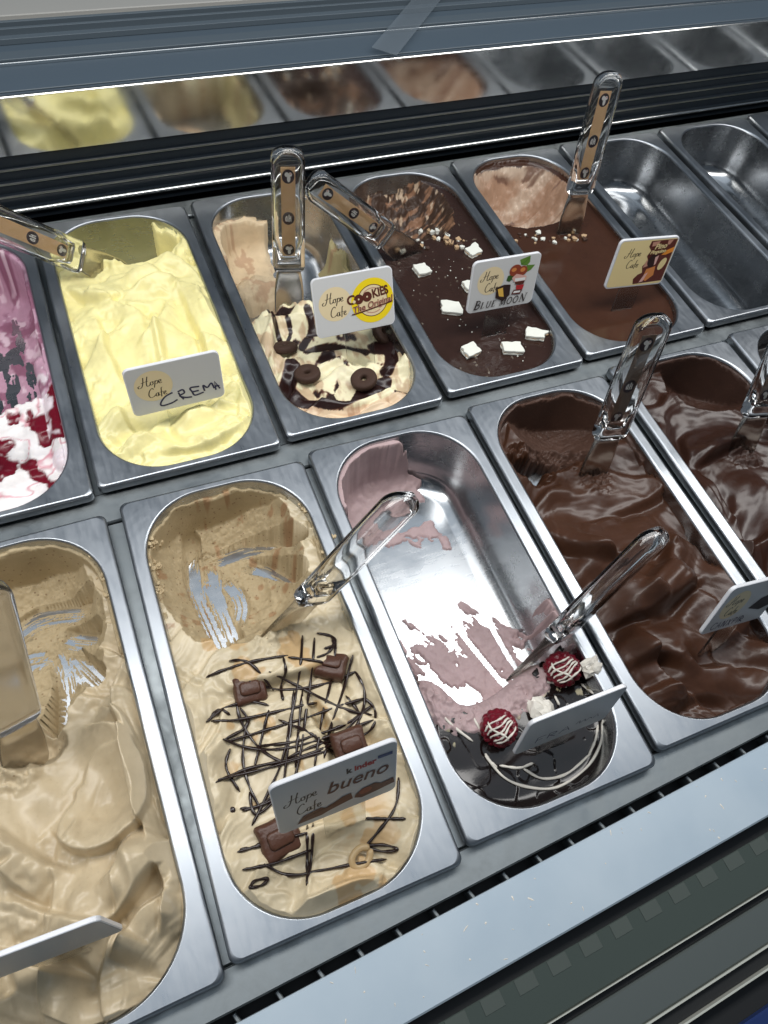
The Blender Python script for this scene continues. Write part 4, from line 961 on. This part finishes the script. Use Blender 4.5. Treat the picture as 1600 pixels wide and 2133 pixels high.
# lattice drizzle
DZ = [[(430,1412),(470,1395),(530,1378),(600,1366)], [(600,1370),(660,1378),(720,1395)], [(478,1378),(520,1380),(570,1440)], [(430,1505),(470,1475),(520,1462),(560,1470)], [(440,1503),(500,1500),(600,1478),(660,1465)], [(437,1500),(455,1478),(480,1490)],
 [(475,1545),(560,1520),(650,1492),(760,1455)], [(470,1540),(520,1510),(500,1475)], [(465,1540),(520,1560),(600,1560),(700,1530),(778,1500)], [(540,1555),(620,1545),(720,1510),(765,1475)], [(450,1630),(520,1600),(620,1580),(700,1550)], [(455,1625),(560,1600),(660,1570),(690,1565)],
 [(505,1690),(560,1672),(610,1640)], [(500,1685),(540,1680),(580,1650)], [(630,1325),(625,1400),(610,1480),(600,1560),(590,1640)], [(655,1330),(650,1400),(638,1480),(628,1560),(615,1620)], [(590,1370),(596,1400),(585,1430),(590,1460)],
 [(700,1340),(690,1420),(670,1500),(655,1600)], [(612,1440),(606,1500),(590,1580),(560,1650),(525,1720)], [(630,1440),(622,1520),(615,1600)], [(735,1365),(715,1440),(690,1510),(675,1580)], [(660,1320),(700,1330),(685,1360),(660,1370)], [(690,1325),(695,1345),(675,1352)],
 [(515,1500),(505,1580),(520,1640),(545,1690)], [(560,1480),(545,1540),(530,1600)], [(490,1440),(500,1500),(540,1560),(590,1590)], [(760,1455),(782,1480),(775,1520),(740,1540)], [(720,1450),(750,1490),(735,1530)], [(775,1470),(740,1500),(715,1530)],
 [(830,1620),(825,1680),(790,1730),(755,1770)], [(760,1705),(800,1706),(845,1706)], [(495,1775),(550,1760),(640,1735)], [(500,1770),(530,1765),(560,1748)], [(505,1812),(570,1800),(650,1770)], [(520,1850),(545,1845),(560,1830),(530,1835),(520,1852)], [(550,1800),(600,1825),(660,1815),(740,1800),(805,1790)], [(640,1720),(640,1790),(640,1840)], [(652,1715),(650,1780),(638,1845)],
 [(760,1765),(800,1775),(830,1770),(800,1760),(765,1762)], [(560,1400),(640,1440),(720,1480),(775,1490)], [(520,1420),(590,1440),(680,1425),(740,1400)], [(480,1560),(470,1600),(500,1650)], [(580,1500),(650,1530),(700,1575)], [(740,1400),(760,1440),(750,1500),(700,1560)], [(590,1640),(570,1670),(530,1700),(520,1650)], [(600,1580),(640,1560),(690,1545),(730,1545)]]
paths = []
for q in DZ:
    C_ = catmull(q, 7); L_ = np.array([GB.on(u, v, 1.2) for u, v in C_])
    L0 = L_[:, 2]-.0006
    for _ in range(4): L_[1:-1] = .25*L_[:-2]+.5*L_[1:-1]+.25*L_[2:]
    L_[:, 2] = np.maximum(L_[:, 2], L0)
    for _ in range(2): L_[1:-1] = .25*L_[:-2]+.5*L_[1:-1]+.25*L_[2:]
    paths.append(L_)
dz = tubes('chocolate_drizzle', M['darkchoc'], paths, .00112, rr=.35); tag(dz, 'dark chocolate lattice drizzle over the beige gelato', 'drizzle')
b = blob_mesh('chocolate_drop', M['darkchoc'], (.005, .005, .003), 3, sharp=2, jit=.05); b.location = GB.on(484, 1688, .6); tag(b, 'small round chocolate drop left of the bueno sign', 'drop')
V, F = tube_geo([(.0075*math.cos(a), .0055*math.sin(a), 0) for a in np.linspace(0, 2*math.pi, 25)], .0026, 8); w = mesh('wafer_curl', V, F, M['wafer']); w.location = GB.on(752, 1786, .5); w.rotation_euler = (rad(20), 0, rad(20)); tag(w, 'glazed ring shaped wafer curl at the front right of the lattice pan', 'wafer')
# raspberries
def raspberry(u, v, rot, lab, lift=7.0):
    e = tag(empty('raspberry', GZ.on(u, v, lift)), lab, 'raspberry', 'raspberries in the nearly empty pan'); e.rotation_euler = rot
    nth, nph = 60, 80; V = []; F = []
    cen = []; nn = 78
    for i in range(nn):
        z = 1-2*(i+.5)/nn; a = i*2.39996; q = math.sqrt(1-z*z); a += .22*math.sin(i*7.1); z += .05*math.cos(i*3.7); cen.append((q*math.cos(a), q*math.sin(a), z))
    cen = np.array(cen)
    for i in range(nth+1):
        th = math.pi*i/nth
        for k in range(nph):
            a = 2*math.pi*k/nph; d = np.array([math.sin(th)*math.cos(a), math.sin(th)*math.sin(a), math.cos(th)])
            dd = np.sqrt(np.min(np.sum((cen-d)**2, 1))); r = 1+.22*math.sqrt(max(0, 1-(dd/.22)**2))
            p = d*r*np.array([.0128, .0128, .0155]); p[:2] *= 1-.22*max(d[2], 0); V.append(p)
    for i in range(nth):
        for k in range(nph): l = (k+1) % nph; F.append((i*nph+k, (i+1)*nph+k, (i+1)*nph+l, i*nph+l))
    mesh('berry', V, F, M['rasp'], e)
    L = []; Ri = Euler(rot).to_matrix().transposed()
    vd = Vector(CAM_LOC)-e.location; vd.normalize(); rt = vd.cross(Vector((0, 0, 1))).normalized()*-1; up = rt.cross(vd)*-1
    ell = np.array([.0128, .0128, .0155])*1.21
    for j, (a0, a1) in enumerate(((-.75, -.35), (-.35, -.05), (.0, .12), (.40, .20), (.62, .75), (-.2, .5))):
        pts = []
        for t in np.linspace(-1, 1, 16):
            w_ = vd+rt*(a0+(a1-a0)*(t+1)/2+.06*math.sin(t*5+j))+up*(t*1.15 if j < 5 else .2*t)
            if j == 5: w_ = vd+rt*(t*.9)+up*(-.25+.15*math.sin(3*t))
            d = np.array(Ri @ w_); d = d/np.linalg.norm(d); r = 1/np.linalg.norm(d/ell); q = d*r; q[:2] *= 1-.22*max(d[2], 0); pts.append(q)
        L.append(pts)
    tubes('white_drizzle', M['whitechoc'], L, .0008, e, rr=.4)
raspberry(1036,1522,(rad(28), rad(-12), rad(14)),'raspberry with white drizzle left of the slanted sign'); raspberry(1165,1402,(rad(22), rad(20), rad(-20)),'raspberry with white drizzle beside the spatula blade', 10)
WD = [[(905,1470),(940,1510),(985,1545)], [(1010,1575),(1050,1620),(1100,1640),(1160,1640),(1220,1600),(1250,1550),(1255,1500)], [(1040,1595),(1080,1600),(1110,1590)], [(1090,1602),(1130,1622),(1180,1612),(1230,1570)], [(1010,1570),(1020,1585),(1035,1600)], [(985,1495),(1000,1520)], [(1120,1424),(1150,1422),(1180,1432)], [(1210,1425),(1235,1445)], [(1155,1450),(1165,1470)], [(1245,1510),(1240,1540),(1225,1575)]]
wd = tubes('white_drizzle', M['whitechoc'], [np.array([GZ.on(u, v, .8) for u, v in catmull(q, 7)]) for q in WD], .0011, rr=.25); tag(wd, 'white chocolate drizzle curving over the black glaze', 'drizzle')
# cream lumps and crumbs
for u, v, sz, lab in ((1130,1480,(.022,.016,.010),'cream lump flecked with chocolate behind the slanted sign'), (1230,1390,(.014,.020,.012),'pale cream lump right of the rear raspberry'), (905,1470,(.012,.010,.010),'pale cream lump at the left end of the pink wall')):
    o = blob_mesh('cream_lump', M['whitechoc'], sz, int(u), sub=8, jit=.5, sharp=2.5); o.location = GZ.on(u, v, 2); o.rotation_euler = (0, 0, u); tag(o, lab, 'cream', 'cream lumps in the nearly empty pan')
def crumbs(name, G_, pts, n, spread, size, seed, mats, label):
    rs = random.Random(seed); V = []; F = []; fm = []
    for i in range(n):
        u, v = rs.choice(pts); P_ = G_.on(u+rs.gauss(0, spread), v+rs.gauss(0, spread*.6), .4); s0 = size*rs.uniform(.4, 1.3)
        c8 = []; 
        for z in (-1, 1):
            for a in range(5): w_ = a*1.2566+rs.uniform(-.4, .4); c8.append(P_+s0*np.array([math.cos(w_)*rs.uniform(.5, 1), math.sin(w_)*rs.uniform(.5, 1), z*rs.uniform(.3, .6)]))
        i0 = len(V); V += c8; mi = rs.randrange(len(mats))
        fs = [tuple(i0+k for k in range(5))[::-1], tuple(i0+5+k for k in range(5))]+[(i0+k, i0+(k+1) % 5, i0+5+(k+1) % 5, i0+5+k) for k in range(5)]
        F += fs; fm += [mi]*len(fs)
    o = mesh(name, V, F, [M[q] for q in mats], smooth=False, fm=fm); tag(o, label, 'crumbs', kind='stuff'); return o
crumbs('crumbs', G3, [(840,520),(880,510),(920,500),(950,505),(900,485)], 34, 12, .0042, 1, ('crumb','crumbd','waferwhite'), 'broken chocolate and wafer crumbs along the scooped edge of the dark glaze')
crumbs('crumbs', G4, [(1090,490),(1120,500),(1150,505),(1190,495),(1210,490)], 26, 10, .0040, 2, ('crumb','crumbd','waferwhite'), 'pale crumbs along the scooped edge of the milk chocolate glaze')
crumbs('crumbs', GB, [(320,1130),(325,1180),(335,1230),(680,1120),(690,1150),(640,1060)], 110, 8, .0022, 4, ('p_gelcrumb',), 'beige gelato crumbs stuck round the scooped lattice pan rim')
crumbs('crumbs', GA, [(225,1200),(235,1240),(205,1160)], 60, 8, .0024, 5, ('p_gelcrumb',), 'beige gelato crumbs on the rim of the front left pan')
crumbs('crumbs', G3, [(900,600),(960,680),(1040,690),(1080,740),(920,560)], 30, 30, .0009, 6, ('waferwhite',), 'tiny white specks scattered on the dark glaze')

# flecks on the front ledge
rs = random.Random(8); V = []; F = []
for i in range(46):
    x = rs.uniform(.0, .48); y = rs.uniform(-.066, -.028); a = rs.uniform(0, 3.1); l = rs.uniform(.0006, .0028)*rs.random()+.0004; w_ = rs.uniform(.0003, .0008); i0 = len(V)
    for q in range(6):
        t = q*1.047; px, py = l*math.cos(t)*rs.uniform(.6, 1.1), w_*math.sin(t)*rs.uniform(.6, 1.2); V.append((x+px*math.cos(a)-py*math.sin(a), y+px*math.sin(a)+py*math.cos(a), .00155)); 
    V.append((x, y, .0019)); F += [(i0+k, i0+(k+1) % 6, i0+6) for k in range(6)]
fk = mesh('ledge_flecks', V, F, M['whitechoc'], smooth=False); tag(fk, 'tiny pale crumbs and scratches on the front ledge', 'crumbs', kind='stuff')

# added pale film imitating a reflection streak over the rear ledge
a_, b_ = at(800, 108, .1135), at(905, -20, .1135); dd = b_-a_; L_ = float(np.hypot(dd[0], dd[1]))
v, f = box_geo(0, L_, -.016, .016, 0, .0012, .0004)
tp = mesh('reflection_streak', v, f, M['tape'], smooth=False); tp.location = a_; tp.rotation_euler = (0, 0, math.atan2(dd[1], dd[0])); tag(tp, 'pale translucent film imitating a reflection streak over the rear ledge above the mirror panel', 'strip')
